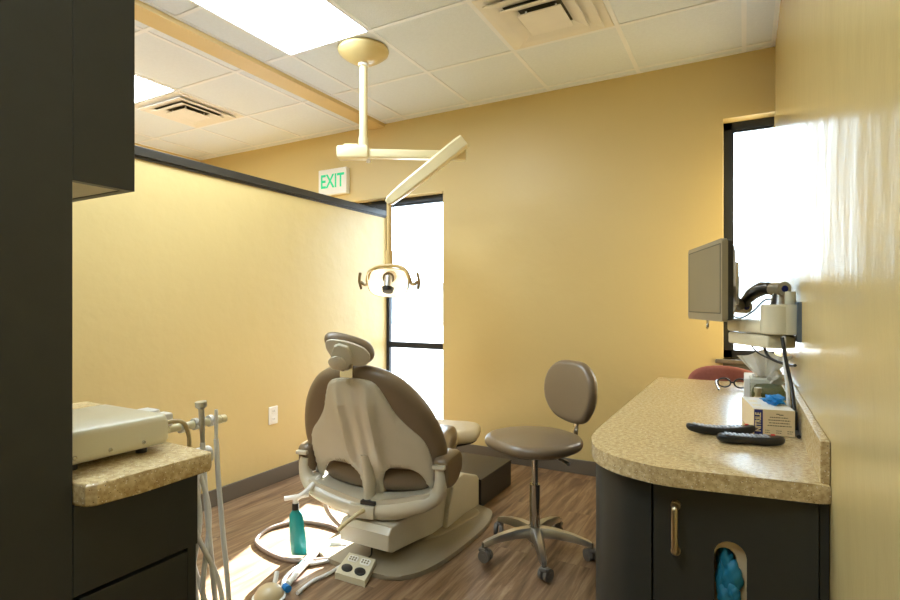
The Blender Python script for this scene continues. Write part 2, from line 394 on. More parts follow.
def vent(label, x0, y0):
    x1, y1 = x0+TS, y0+TS; cx, cy = (x0+x1)/2, (y0+y1)/2
    t = thing('ceiling_vent', label, 'air vent', (cx, cy, HC), 'square ceiling vents')
    h = TS/2-.014
    link('backing', boxes(((cx-h, cy-h, HC-.0065), (cx+h, cy+h, HC-.001))), M_cream if False else mat('vent_enamel', (236, 232, 226), .45), t)
    link('throat', boxes(((cx-.2, cy-.2, HC-.008), (cx+.2, cy+.2, HC-.0062))), M_duct, t)
    # nested sloping louvre rings
    for ro, ri, z0, z1 in ((.25, .175, HC-.010, HC-.026), (.185, .115, HC-.012, HC-.034)):
        b = NB(); n = 4
        O = [(cx+sx*ro, cy+sy*ro) for sx, sy in ((1, 1), (-1, 1), (-1, -1), (1, -1))]
        I = [(cx+sx*ri, cy+sy*ri) for sx, sy in ((1, 1), (-1, 1), (-1, -1), (1, -1))]
        vo = [b.verts.new((x, y, z1)) for x, y in O]; vo2 = [b.verts.new((x, y, z1+.004)) for x, y in O]
        vi = [b.verts.new((x, y, z0)) for x, y in I]; vi2 = [b.verts.new((x, y, z0+.004)) for x, y in I]
        for k in range(4):
            j = (k+1) % 4
            for q in ((vo[k], vo[j], vi[j], vi[k]), (vo2[k], vo2[j], vi2[j], vi2[k]), (vo[k], vo[j], vo2[j], vo2[k]), (vi[k], vi[j], vi2[j], vi2[k])): b.faces.new(q)
        link('louvre', b, MC['vent_enamel'], t)
    b = boxes(((cx-.115, cy-.115, HC-.042), (cx+.115, cy+.115, HC-.034)), bev=.004)
    link('centre_plate', b, MC['vent_enamel'], t)
    for sx in (-1, 1):
        for sy in (-1, 1): link('bracket', boxes(((cx+sx*.08-.004, cy+sy*.08-.004, HC-.034), (cx+sx*.08+.004, cy+sy*.08+.004, HC-.006))), M_grid, t)
vent('cream square ceiling vent near the back wall, right of the lamp pole', GX+TS, GY)
vent('greyish white square ceiling vent beyond the partition beside a lit panel', -3.545-TS, GY)

# ------------------------------------------------------------------ exit sign, outlet
e0, e1 = -3.36, -3.04
t = thing('exit_sign', 'white exit sign with green letters on the back wall above the partition', 'exit sign', ((e0+e1)/2, YB, 2.27))
link('housing', boxes(((e0, YB-.05, 2.155), (e1, YB, 2.385)), bev=.006), M_white, t)
link('lettering', text_bm('EXIT', .17, axes(((e0+e1)/2, YB-.0505, 2.27), (1, 0, 0), (0, 0, 1), (0, -1, 0)), offset=.003, sx=.78), M_green, t)
p0 = atX(267, 404, XP); p1 = atX(278.5, 426, XP)
t = thing('wall_outlet', 'small white outlet low on the partition wall', 'outlet', (XP, (p0.y+p1.y)/2, .44))
oy, oz = (p0.y+p1.y)/2, (p0.z+p1.z)/2
link('cover_plate', boxes(((XP, oy-.037, oz-.058), (XP+.007, oy+.037, oz+.058)), bev=.003), M_white, t)
for s in (-1, 1):
    sk = link('socket', boxes(((XP+.006, oy-.016, oz+s*.026-.015), (XP+.010, oy+.016, oz+s*.026+.015)), bev=.003), M_white, t)
    link('slot', boxes(((XP+.0095, oy-.008, oz+s*.026-.004), (XP+.0104, oy-.006, oz+s*.026+.007)), ((XP+.0095, oy+.006, oz+s*.026-.004), (XP+.0104, oy+.008, oz+s*.026+.007))), M_black, sk)

# ------------------------------------------------------------------ exam lamp on the ceiling
cx, cy = -2.0, 2.56
LD = -cx*_s+cy*_c
t = thing('dental_lamp', 'cream ceiling-mounted dental lamp with a jointed arm and lit reflector head', 'lamp', (cx, cy, HC))
b = NB(); lathe(b, [(.150, 0), (.153, -.008), (.148, -.022), (.120, -.045), (.075, -.072), (.045, -.085), (.0, -.087)], (cx, cy, HC-.004), 40)
link('canopy', b, mat('beige_enamel', (214, 192, 136), .3, coat=.3), t, smooth=True)
b = NB(); tube(b, [(cx, cy, HC-.08), (cx, cy, HC-.105)], .032, 20); link('collar', b, M_white, t, smooth=True)
pb = atD(365.5, 150, LD)
b = NB(); cyl(b, (cx, cy, HC-.1), (cx, cy, 2.125), .024, 24); tube(b, [(cx, cy, 2.18), (cx, cy, 2.10)], .029, 24); link('pole', b, M_creamlamp, t, smooth=True)
Rv = Vector((_c, _s, 0)); Fv = Vector((-_s, _c, 0))
def lampbox(b, p, q, h, w, bev):
    p, q = Vector(p), Vector(q); d = (q-p).normalized(); y = Vector((0, 0, 1)).cross(d).normalized(); z = d.cross(y)
    m = axes(p, d, y, z); box(b, (0, -w/2, -h/2), ((q-p).length, w/2, h/2), bev, 3, m)
hub = Vector((cx, cy, atD(365, 154, LD).z))
b = NB(); lampbox(b, hub-Rv*.155+Vector((0, 0, .005)), hub+Rv*.035+Vector((0, 0, .005)), .075, .085, .012); lampbox(b, hub-Rv*.115+Vector((0, 0, .045)), hub-Rv*.03+Vector((0, 0, .045)), .02, .05, .004)
link('joint_housing', b, M_creamlamp, t, auto=.5)
b = NB(); tube(b, [hub+Rv*.03+Vector((0, 0, -.03)), hub+Rv*.03+Vector((0, 0, -.052))], .012, 14); link('joint_knob', b, M_white, t, smooth=True)
ae = atD(466, 156, LD+.04)
b = NB(); lampbox(b, hub+Rv*.03, ae, .052, .05, .008); link('horizontal_arm', b, M_creamlamp, t, auto=.5)
a1 = atD(464, 141, LD-.03); a2 = atD(387, 203, LD-.05)
pv = atD(460, 148, LD)
b = NB(); tube(b, [pv+Vector((0, 0, -.03)), pv+Vector((0, 0, .05))], .014, 14); link('pivot', b, M_alu, t, smooth=True)
b = NB(); d = (a2-a1); y = Vector((0, 0, 1)).cross(d.normalized()).normalized(); z = d.normalized().cross(y)
tt = bmesh.new(); L = d.length
prof = [(0, .040, .027), (.1*L, .043, .03), (.8*L, .036, .026), (.96*L, .028, .024), (L, .016, .018)]
rings = [[tt.verts.new(a1+d.normalized()*s+y*(uu*ww)+z*(vv*hh)) for uu, vv in ((1, .7), (.7, 1), (-.7, 1), (-1, .7), (-1, -.7), (-.7, -1), (.7, -1), (1, -.7))] for s, hh, ww in prof]
for p, q in zip(rings, rings[1:]):
    for k in range(8): tt.faces.new([p[k], p[(k+1) % 8], q[(k+1) % 8], q[k]])
tt.faces.new(rings[0]); tt.faces.new(rings[-1]); merge(b, tt)
link('spring_arm', b, M_creamlamp, t)
hx = atD(389, 283, LD-.05); hx0 = Vector((hx.x, hx.y, 0))
def lz(y): return atD(389, y, LD-.05).z
b = NB(); cyl(b, hx0+Vector((0, 0, lz(203))), hx0+Vector((0, 0, lz(253))), .0135, 18); link('drop_rod', b, mat('tan_enamel', (206, 176, 118), .35), t, smooth=True)
b = NB(); cyl(b, hx0+Vector((0, 0, lz(251))), hx0+Vector((0, 0, lz(267))), .021, 18); link('swivel', b, mat('tan_enamel', (0, 0, 0)), t, smooth=True)
# head: rounded reflector dish facing the camera side and down; local axes
hz = lz(281); HCn = hx0+Vector((0, 0, hz))
toC = (Vector((0.35, -0.95, -0.25))).normalized()
hxv = Vector((0, 0, 1)).cross(toC).normalized()*1.0; hyv = toC.cross(hxv)*1.0
hm = lambda u, v, w: HCn+hxv*u+hyv*v+toC*w
hp = [(u*1.0, v*1.0) for u, v in smoothpoly([(-.125, .0), (-.118, .055), (-.07, .075), (0, .082), (.07, .075), (.118, .055), (.125, 0), (.11, -.06), (.06, -.085), (0, -.092), (-.06, -.085), (-.11, -.06)], 4)]
# back shell
def dish(b, poly, levels):
    tt = bmesh.new(); R = [[tt.verts.new(hm(u*s, v*s, w)) for u, v in poly] for s, w in levels]; n = len(poly)
    for p, q in zip(R, R[1:]):
        for k in range(n): tt.faces.new([p[k], p[(k+1) % n], q[(k+1) % n], q[k]])
    tt.faces.new(R[-1]); merge(b, tt)
b = NB(); dish(b, hp, [(.97, .030), (1.0, .03), (1.0, .015), (.95, -.03), (.75, -.07), (.4, -.09)]); link('reflector_shell', b, MC['beige_enamel'], t, smooth=True)
b = NB(); dish(b, hp, [(.97, .030), (.93, .0), (.75, -.04), (.4, -.06), (.05, -.065)]); link('reflector', b, M_lampglow, t, smooth=True)
b = NB(); tube(b, [hm(-.0, .02, -.05), hm(0, .02, .01)], .036, 18); link('socket', b, M_nickel, t, smooth=True)
b = NB(); tube(b, [hm(0, .025, .0), hm(0, -.02, .035), hm(0, -.035, .045)], [.026, .023, .020], 14); link('bulb_holder', b, M_alu, t, smooth=True)
b = NB(); tube(b, [hm(0, -.035, .03), hm(0, -.056, .045)], [.036, .030], 18); link('bulb_shield', b, M_black, t, smooth=True)
b = NB(); tube(b, cr([hm(-.0, .092, .0), hm(.06, .088, .0), hm(.108, .062, .01), hm(.128, .01, .01), hm(.13, -.01, 0)], 6), .011, 10)
tube(b, cr([hm(.0, .092, .0), hm(-.06, .088, .0), hm(-.108, .062, .01), hm(-.128, .01, .01), hm(-.13, -.01, 0)], 6), .011, 10); link('yoke', b, MC['tan_enamel'], t, smooth=True)
for s in (-1, 1):
    b = NB(); tube(b, cr([hm(s*.13, -.015, 0), hm(s*.15, -.02, 0), hm(s*.175, -.002, .0)], 5), [.010]*10+[.006], 12)
    h_ = link('handle', b, M_nickel, t, smooth=True)
    b = NB(); tube(b, cr([hm(s*.172, .052, .0), hm(s*.181, .0, 0), hm(s*.172, -.048, 0)], 6), .0085, 12); link('grip', b, M_nickel, h_, smooth=True)
# ------------------------------------------------------------------ dental chair
CX = -1.505
t = thing('dental_chair', 'taupe dental chair with cream shell seen from behind, facing the window', 'dental chair', (CX, 2.4, 0))
b = NB(); pl = smoothpoly([(CX-.29, 2.0), (CX-.24, 1.90), (CX-.1, 1.865), (CX+.1, 1.865), (CX+.22, 1.90), (CX+.30, 2.05), (CX+.325, 2.4), (CX+.30, 2.65), (CX+.2, 2.79), (CX-.2, 2.79), (CX-.3, 2.6), (CX-.31, 2.3)], 5)
prism(b, pl, 0.001, .022, XYZ, .008)
link('base_plate', b, mat('taupe_base_enamel', (150, 138, 116), .4), t, auto=.5)
b = NB(); pillow(b, smoothpoly([(CX-.14, 2.25), (CX, 2.2), (CX+.14, 2.25), (CX+.2, 2.5), (CX+.19, 2.72), (CX-.19, 2.72), (CX-.2, 2.5)], 5), .012, .03, .03, XYZ, 0, .02)
link('base_hump', b, MC['taupe_base_enamel'], t, smooth=True)
UPPER0 = len(t.children)
# lower link cover box, profile in (y,z)
b = NB(); prism(b, [(1.925, .095), (1.925, .165), (1.95, .19), (2.55, .215), (2.6, .1), (2.5, .03), (2.3, .035), (1.96, .075)], CX-.14, CX+.14, YZX, .012, 3)
link('link_cover', b, M_chaircream, t, auto=.5)
b = NB(); prism(b, [(2.40, .022), (2.43, .12), (2.47, .22), (2.52, .255), (2.60, .258), (2.77, .20), (2.79, .18), (2.79, .022)], CX-.165, CX+.165, YZX, .012, 3)
link('base_tower', b, M_chaircream, t, auto=.5)
b = NB(); tube(b, [(CX, 2.10, .17), (CX, 2.12, .225)], [.10, .115], 28); link('turntable', b, M_chaircream, t, smooth=True)
b = NB(); tube(b, [(CX, 2.09, .172), (CX, 2.09, .196)], .093, 28); link('bearing_ring', b, M_black, t, smooth=True)
# seat cushion and leg rest, in x,y plane
def seatz(y): return .385 if y < 2.3 else (.385+(y-2.3)*.03)
sp = smoothpoly([(-.28, 2.11), (-.25, 2.045), (0, 2.03), (.25, 2.045), (.28, 2.11), (.285, 2.25), (.22, 2.5), (.14, 2.75), (.12, 2.9), (.0, 2.93), (-.12, 2.9), (-.14, 2.75), (-.22, 2.5), (-.285, 2.25)], 5)
b = NB(); pillow(b, sp, -.06, .065, .06, lambda u, v, w: Vector((CX+u, v, seatz(v)-.03+w+abs(u)**2*.35)), 0, .0)
link('seat_cushion', b, M_brown, t, smooth=True)
b = NB(); prism(b, smoothpoly([(-.2, 2.04), (.2, 2.04), (.2, 2.3), (.09, 2.85), (-.09, 2.85), (-.2, 2.3)], 4), -.12, -.07, lambda u, v, w: Vector((CX+u, v, seatz(v)-.02+w)), .012)
link('seat_pan', b, M_chaircream, t, auto=.5)
# leg rest rising to the toe board
b = NB()
lp = smoothpoly([(-.11, 0), (-.12, .08), (-.21, .15), (-.22, .24), (-.18, .29), (0, .30), (.18, .29), (.22, .24), (.21, .15), (.12, .08), (.11, 0)], 4)
def legf(u, v, w):
    y = 2.86+v*.92; z = seatz(2.86)-.08+.03*v/.3+ (v/.32)**2*.03
    return Vector((CX+u, y, z+w))
pillow(b, lp, -.035, .045, .038, legf)
link('leg_rest', b, M_tanlit, t, smooth=True)
b = NB(); prism(b, smoothpoly([(-.07, 0.02), (-.09, .1), (-.17, .17), (-.17, .25), (.17, .25), (.17, .17), (.09, .1), (.07, .02)], 4), -.052, -.034, legf, .004)
link('leg_rest_pan', b, M_darkin, t, auto=.5)
# back rest: plane from (y=2.02,z=.33) to (y=1.80,z=.89)
B0 = Vector((CX, 2.04, .33)); B1 = Vector((CX, 1.815, .895)); bv = (B1-B0).normalized(); bw = Vector((0, -bv.z, bv.y)); # bw points backwards(-y)
BL = (B1-B0).length
def backf(curve):
    def f(u, v, w):
        return B0+Vector((u, 0, 0))+bv*v+bw*(w-curve*(abs(u)/.3)**2*.3)
    return f
half = [(0, .612), (.06, .61), (.14, .588), (.22, .535), (.295, .435), (.34, .33), (.363, .23), (.365, .16), (.345, .10), (.29, .085), (.15, .08), (0, .08)]
outl = smoothpoly(half+[(-u, v) for u, v in half[-2:0:-1]], 4)
b = NB(); pillow(b, outl, -.085, .0, .05, backf(.09), .02, 0)
link('back_cushion', b, M_brown, t, smooth=True)
h2 = [(0, .572), (.06, .568), (.115, .545), (.152, .47), (.18, .40), (.225, .335), (.28, .27), (.305, .20), (.312, .10), (.312, .0), (.30, -.03), (.275, .02), (.24, .085), (.17, .115), (.10, .105), (.06, .05), (.052, -.045), (.028, -.07), (0, -.075)]
# shell with vertical ribs: dense grid so that ribs can be shaped
def shell_edge(v):
    pass
outs = smoothpoly(h2+[(-u, v) for u, v in h2[-2:0:-1]], 3)
def inside(u, v, poly):
    c = False; n = len(poly); j = n-1
    for i in range(n):
        if ((poly[i][1] > v) != (poly[j][1] > v)) and (u < (poly[j][0]-poly[i][0])*(v-poly[i][1])/(poly[j][1]-poly[i][1])+poly[i][0]): c = not c
        j = i
    return c
b = NB()
tt = bmesh.new(); vs = [tt.verts.new((u, v, 0)) for u, v in outs]; es = [tt.edges.new((vs[k], vs[(k+1) % len(vs)])) for k in range(len(vs))]
bmesh.ops.triangle_fill(tt, use_beauty=True, edges=es)
for it in range(3):
    bmesh.ops.subdivide_edges(tt, edges=[e for e in tt.edges if e.calc_length() > .02], cuts=1, use_grid_fill=False)
    bmesh.ops.triangulate(tt, faces=tt.faces[:])
for k in range(-14, 15):
    bmesh.ops.bisect_plane(tt, geom=tt.verts[:]+tt.edges[:]+tt.faces[:], plane_co=(k*.0125, 0, 0), plane_no=(1, 0, 0))
bnd = set(v for v in tt.verts if any(len(e.link_faces) == 1 for e in v.link_edges))
dense = []
for k in range(len(outs)):
    (ua, va), (ub, vb) = outs[k], outs[(k+1) % len(outs)]; m_ = max(1, int(math.hypot(ub-ua, vb-va)/.006))
    dense += [(ua+(ub-ua)*i/m_, va+(vb-va)*i/m_) for i in range(m_)]
def ribh(u):
    a = abs(u); h = .0
    h += .014*math.exp(-((a-.075)/.018)**2) if a > .0 else 0
    h += .016 if a < .06 else .016*math.exp(-((a-.06)/.05)**2)
    h += .003*math.cos(u*PI/.03) if a < .045 else 0
    return h
fb = backf(.09)
front = {}
for v in tt.verts:
    u_, v_ = v.co.x, v.co.y
    fade = max(0, min(1, (.57-v_)/.12))*max(0, min(1, (v_+.06)/.3))
    dm = min(math.hypot(u_-q[0], v_-q[1]) for q in dense)
    k_ = min(1, dm/.035); k_ = k_*k_*(3-2*k_)
    front[v] = b.verts.new(fb(u_, v_, .004+min(1, dm/.012)**.5*.010+ribh(u_)*fade*k_))
for f in tt.faces: b.faces.new([front[v] for v in f.verts])
bev_edges = [e for e in tt.edges if len(e.link_faces) == 1]
back = {}
for e in bev_edges:
    for v in e.verts:
        if v not in back: back[v] = b.verts.new(fb(v.co.x, v.co.y, -.012))
for e in bev_edges:
    a, c = e.verts; b.faces.new([front[a], front[c], back[c], back[a]])
tt.free()
link('back_shell', b, M_chaircream, t, smooth=True)
b = NB(); tube(b, cr([fb(0, .18, -.012), fb(0, .06, .012), Vector((CX, 2.0, .29)), Vector((CX+.01, 2.0, .24))], 5), [.045]*5+[.042]*3+[.036]*4+[.032]*4, 16, sx=1.1, sy=.7); link('back_hinge', b, M_chaircream, t, smooth=True)
# seat frame: broad U casting behind the seat
U = [(-.35, .44), (-.355, .39), (-.335, .33), (-.26, .285), (-.13, .25), (0, .235), (.13, .25), (.26, .285), (.335, .33), (.355, .39), (.352, .455)]
ctr = cr([(CX+u, 2.0+(.0 if abs(u) > .3 else -.02), z) for u, z in U], 6)
n = len(ctr); rr = [(.024 if (k < 8 or k > n-9) else .036) for k in range(n)]
rr = [sum(rr[max(0, i-6):i+7])/len(rr[max(0, i-6):i+7]) for i in range(n)]
b = NB(); tube(b, ctr, rr, 14, sx=1.0, sy=1.0); link('seat_frame', b, M_chaircream, t, smooth=True)
b = NB(); pillow(b, smoothpoly([(-.33, .35), (-.30, .27), (-.16, .20), (0, .18), (.16, .20), (.30, .27), (.33, .35), (.2, .315), (0, .295), (-.2, .315)], 4), 1.96, 2.10, .04, lambda u, v, w: Vector((CX+u, w, v)))
link('rear_casting', b, M_chaircream, t, smooth=True)
b = NB(); box(b, (CX-.075, 1.935, .205), (CX+.055, 2.03, .265), .008, 2); link('lock_housing', b, M_chaircream, t, auto=.5)
b = NB(); box(b, (CX-.02, 1.945, .266), (CX+.055, 2.03, .285), .004, 2); link('lock_gap', b, M_black, t)
b = NB(); lev = cr([(CX+.005, 1.945, .245), (CX-.005, 1.905, .242), (CX-.05, 1.87, .205), (CX-.078, 1.855, .175)], 5); tube(b, lev, .0095, 10); link('release_lever', b, mat('ivory_plastic', (222, 205, 160), .35), t, smooth=True)
# armrests
for s in (1, -1):
    ap = [(1.985, .445), (1.985, .485), (2.02, .505), (2.12, .508), (2.19, .49), (2.215, .44), (2.19, .39), (2.13, .355), (2.05, .35), (1.99, .38)]
    b = NB(); x = CX+s*.355; pp = smoothpoly(ap, 3)
    pillow(b, pp, x-.036, x+.036, .02, YZX)
    link('armrest', b, M_brown, t, smooth=True)
    b = NB(); box(b, (x-.03, 1.965, .455), (x+.03, 1.99, .475), .006); link('armrest_cap', b, M_chaircream, t, auto=.5)
# headrest
HB = Vector((CX+.012, 1.775, .985))
hn = Vector((.34, -.86, -.38)).normalized()      # back of the headrest faces this way
hr = Vector((0, 0, 1)).cross(hn).normalized(); hr = (hr*math.cos(.33)-hn.cross(hr)*math.sin(.33)).normalized(); hu = hn.cross(hr)
hf = lambda u, v, w: HB+hr*u+hu*v+hn*w
hpoly = [(u*.88, v*.88) for u, v in smoothpoly([(-.12, .015), (-.11, .045), (-.05, .062), (.03, .066), (.10, .052), (.135, .01), (.13, -.03), (.09, -.06), (0, -.072), (-.06, -.055), (-.1, -.02)], 4)]
b = NB(); pillow(b, hpoly, -.06, .005, .03, hf, .0, 0); link('headrest_cushion', b, M_brown, t, smooth=True)
b = NB(); prism(b, [(u*.88, v*.84-.004) for u, v in hpoly], .0, .014, hf, .005); link('headrest_shell', b, M_chaircream, t, auto=.6)
b = NB(); prism(b, [(-.055, .02), (-.04, .034), (.0, .034), (.035, -.01), (.03, -.06), (.015, -.085), (-.04, -.085), (-.055, -.05)], .012, .036, hf, .008, 3); link('headrest_bracket', b, M_chaircream, t, auto=.5)
b = NB(); prism(b, smoothpoly([(-.06, -.05), (-.05, -.025), (-.02, -.015), (.01, -.03), (.012, -.06), (-.015, -.078), (-.045, -.072)], 4), .036, .048, hf, .006); link('headrest_knob', b, M_chaircream, t, auto=.5)
b = NB(); box(b, (CX-.032, 1.79, .865), (CX+.032, 1.805, .95), .003); link('headrest_post', b, M_chrome, t)
for s in (-1, 1):
    b = NB(); tube(b, [fb(s*.31, .03, .0), fb(s*.345, .03, -.02)], .02, 12); link('pivot_bolt', b, M_alu, t, smooth=True)
# the upper part of the chair is swivelled a little on its turntable
swm = Matrix.Translation((CX-.042, 2.12, 0)) @ Matrix.Rotation(math.radians(9), 4, 'Z') @ Matrix.Translation((-CX, -2.12, 0))
for ch in t.children:
    if ch.name.split('.')[0] in ('seat_cushion', 'seat_pan', 'leg_rest', 'leg_rest_pan', 'back_cushion', 'back_shell', 'back_hinge', 'seat_frame', 'rear_casting', 'lock_housing', 'lock_gap', 'release_lever', 'armrest', 'armrest_cap', 'headrest_cushion', 'headrest_shell', 'headrest_bracket', 'headrest_knob', 'headrest_post', 'pivot_bolt'):
        inv = ch.matrix_parent_inverse
        ch.data.transform(swm)

# black floor box under the leg rest
t = thing('utility_box', 'low black rectangular box on the floor under the chair leg rest', 'utility box', (-1.53, 3.03, 0))
link('body', boxes(((-1.735, 2.80, 0.001), (-1.335, 3.26, .155)), bev=.004), mat('black_laminate', (38, 38, 40), .35), t)
link('lid', boxes(((-1.738, 2.797, .155), (-1.332, 3.263, .166)), bev=.003), MC['black_laminate'], t)

# foot control
t = thing('foot_control', 'cream foot control with two black round pedals beside the chair base', 'foot control', (-1.49, 1.84, 0))
fc = axes((-1.487, 1.855, 0), Vector((.97, .02, 0)).normalized(), Vector((-.3, .95, 0)).normalized(), (0, 0, 1))
fm = lambda u, v, w: fc @ Vector((u*.92, v*.92, w*.85+(v+.07)*.12))
b = NB(); prism(b, smoothpoly([(-.085, -.075), (-.07, -.085), (.07, -.085), (.085, -.075), (.08, .06), (.065, .075), (-.065, .075), (-.08, .06)], 3), .004, .036, fm, .008, 3); link('body', b, M_cream, t, auto=.5)
for s in (-1, 1):
    b = NB(); prism(b, [(s*.038+.031*math.cos(a*PI/12), -.04+.026*math.sin(a*PI/12)) for a in range(24)], .036, .044, fm, .003); link('pedal', b, M_black, t, auto=.5)
    b = NB(); prism(b, rrect(s*.036-.027, .014, s*.036+.027, .056, .008), .036, .041, fm, .002); p_ = link('button_pad', b, M_white, t)
    b = NB()
    for i in range(2):
        for j in range(3): prism(b, rrect(s*.036-.019+j*.015, .02+i*.016, s*.036-.010+j*.015, .030+i*.016, .002, 2), .041, .043, fm)
    link('button', b, M_grey, p_)
b = NB(); tube(b, cr([fm(0, .07, .02), fm(.02, .14, -.005), (-1.53, 2.02, .03), (-1.56, 2.06, .07)], 8), .004, 8); link('cord', b, M_black, t, smooth=True)

# ------------------------------------------------------------------ gas circuit hoses and bag by the chair
t = thing('breathing_bag', 'teal rubber breathing bag hanging from the left side of the dental chair', 'breathing bag', (-1.83, 1.85, .01))
bc = Vector((-1.832, 1.848, 0))
b = NB(); tt = bmesh.new(); R = []
for z, wx, wy in ((.222, .014, .010), (.212, .018, .011), (.20, .028, .014), (.18, .033, .017), (.12, .036, .02), (.07, .038, .02), (.02, .037, .014), (.006, .034, .006)):
    R.append([tt.verts.new(bc+Rv*(math.cos(a*PI/8)*wx+(.12-z)*.08)+Fv*(math.sin(a*PI/8)*wy)+Vector((0, 0, z+.003))) for a in range(16)])
for p, q in zip(R, R[1:]):
    for k in range(16): tt.faces.new([p[k], p[(k+1) % 16], q[(k+1) % 16], q[k]])
tt.faces.new(R[0]); tt.faces.new(R[-1]); merge(b, tt); link('bag', b, M_teal, t, smooth=True)
top = bc+Vector((0, 0, .222))-Rv*.008
b = NB(); tube(b, [top, top+Vector((0, 0, .03))], .016, 14); link('neck_ring', b, M_black, t, smooth=True)
b = NB(); tube(b, [top+Vector((0, 0, .03)), top+Vector((0, 0, .06))], .013, 14); tube(b, cr([top+Vector((0, 0, .05)), top+Rv*.05+Vector((0, 0, .085)), Vector((CX-.31, 1.98, .34))], 6), .012, 12)
tube(b, [top+Vector((0, 0, .05))-Rv*.05, top+Vector((0, 0, .07))+Rv*.06], .011, 12); link('connector', b, M_white, t, smooth=True)
b = NB()
ring = [(-1.80, 2.0, .33), (-1.86, 2.08, .14), (-1.80, 2.14, .02), (-1.93, 2.17, .011), (-2.10, 2.13, .011), (-2.17, 1.99, .011), (-2.12, 1.86, .011), (-1.98, 1.80, .011), (-1.82, 1.79, .011), (-1.70, 1.86, .011), (-1.62, 1.93, .011)]
tube(b, cr(ring, 10), .0105, 12); tag(link('corrugated_hose', b, M_hosep, None, smooth=True), 'taupe hose lying in a large loop on the floor by the chair', 'hose')
b = NB(); tube(b, cr([(-1.60, 1.99, .010), (-1.68, 1.85, .010), (-1.74, 1.775, .010), (-1.73, 1.68, .010), (-1.67, 1.60, .010)], 10), .008, 10)
tube(b, cr([(-1.58, 1.90, .010), (-1.585, 1.78, .010), (-1.60, 1.70, .010), (-1.585, 1.6, .012)], 10), .008, 10)
t = thing('gas_mask_hose', 'white nasal mask hose set lying in the sunlight on the floor', 'hose', (-1.66, 1.7, 0))
link('tubing', b, M_hose, t, smooth=True)
b = NB(); tube(b, cr([(-1.77, 1.93, .018), (-1.73, 1.82, .018), (-1.70, 1.72, .018), (-1.66, 1.62, .02)], 8), .013, 12); link('breathing_tube', b, M_white, t, smooth=True)
b = NB(); tube(b, cr([(-1.79, 1.90, .012), (-1.755, 1.80, .012), (-1.735, 1.74, .010)], 8), .006, 10); link('teal_tube', b, M_teal, t, smooth=True)
b = NB(); tube(b, [(-1.75, 1.99, .02), (-1.70, 2.01, .02)], [.018, .014], 12); tube(b, [(-1.70, 2.01, .018), (-1.675, 2.02, .018)], .011, 12); link('coupling', b, M_hose, t, smooth=True)
b = NB(); lathe(b, [(.05, .0), (.058, .006), (.057, .02), (.045, .04), (.025, .053), (0, .056)], (-1.67, 1.53, .001), 24); link('mask_cup', b, M_amber, t, smooth=True)
b = NB(); lathe(b, [(.05, 0), (.064, .002), (.066, .010), (.058, .012)], (-1.67, 1.53, .001), 24); link('mask_rim', b, M_white, t, smooth=True)
b = NB(); tube(b, [(-1.70, 1.585, .02), (-1.715, 1.615, .062)], .010, 10); link('valve', b, M_white, t, smooth=True)
b = NB(); tube(b, [(-1.655, 1.60, .02), (-1.62, 1.585, .026)], .014, 12); link('blue_valve', b, M_blue, t, smooth=True)

# ------------------------------------------------------------------ rolling stool
SC = Vector((-.87, 2.42, 0))
t = thing('rolling_stool', 'taupe vinyl rolling stool with round backrest on five chrome legs', 'stool', SC)
b = NB(); lathe(b, [(.0, .125), (.036, .125), (.042, .115), (.042, .075), (.03, .06), (0, .06)], SC, 24); link('hub', b, M_alu, t, smooth=True)
for k in range(5):
    a = math.radians(10+72*k); d = Vector((math.cos(a), math.sin(a), 0)); s_ = Vector((-d.y, d.x, 0))
    b = NB(); tt = bmesh.new(); R = []
    for q, z, w, hh in ((.03, .108, .028, .024), (.10, .108, .024, .022), (.18, .098, .020, .018), (.245, .082, .017, .014), (.262, .078, .012, .010)):
        c0 = SC+d*q+Vector((0, 0, z)); R.append([tt.verts.new(c0+s_*(w*uu)+Vector((0, 0, hh*vv))) for uu, vv in ((.9, -.9), (1, 0), (.6, .9), (-.6, .9), (-1, 0), (-.9, -.9))])
    for p, q in zip(R, R[1:]):
        for j in range(6): tt.faces.new([p[j], p[(j+1) % 6], q[(j+1) % 6], q[j]])
    tt.faces.new(R[0]); tt.faces.new(R[-1]); merge(b, tt); lg = link('leg', b, M_alu, t, auto=.8)
    cc = SC+d*.262
    cs = link('caster', (lambda bb: (tube(bb, [cc+Vector((0, 0, .085)), cc+Vector((0, 0, .05))], .008, 10), box(bb, (-.018, -.018, .045), (.018, .018, .062), .006, 2, Matrix.Translation(cc)), bb)[-1])(NB()), M_rubber, t, auto=.6)
    ra = a+.7; wd = Vector((math.cos(ra), math.sin(ra), 0)); wc = cc+Vector((-wd.y, wd.x, 0))*.012
    for sg in (-1, 1):
        bb = NB(); p = wc+wd*(sg*.006); q = wc+wd*(sg*.022); tube(bb, [p+Vector((0, 0, .029)), q+Vector((0, 0, .029))], .028, 20); tube(bb, [q+Vector((0, 0, .029)), q+wd*(sg*.003)+Vector((0, 0, .029))], .012, 12)
        link('wheel', bb, M_rubber, cs, auto=.6)
b = NB(); cyl(b, SC+Vector((0, 0, .11)), SC+Vector((0, 0, .33)), .025, 24); link('column_sleeve', b, M_chrome, t, smooth=True)
b = NB(); cyl(b, SC+Vector((0, 0, .035)), SC+Vector((0, 0, .52)), .016, 20); link('gas_column', b, M_chrome, t, smooth=True)
bdir = Vector((.52, .85, 0)).normalized(); bs = Vector((bdir.y, -bdir.x, 0))
sf = lambda u, v, w: SC+bs*u+bdir*v+Vector((0, 0, .532+w))
b = NB(); pillow(b, smoothpoly([(0, -.225), (.12, -.205), (.205, -.12), (.225, .0), (.19, .12), (.10, .20), (0, .215), (-.10, .20), (-.19, .12), (-.225, 0), (-.205, -.12), (-.12, -.205)], 4), -.028, .028, .032, sf, 0, .014); link('seat', b, M_brown, t, smooth=True)
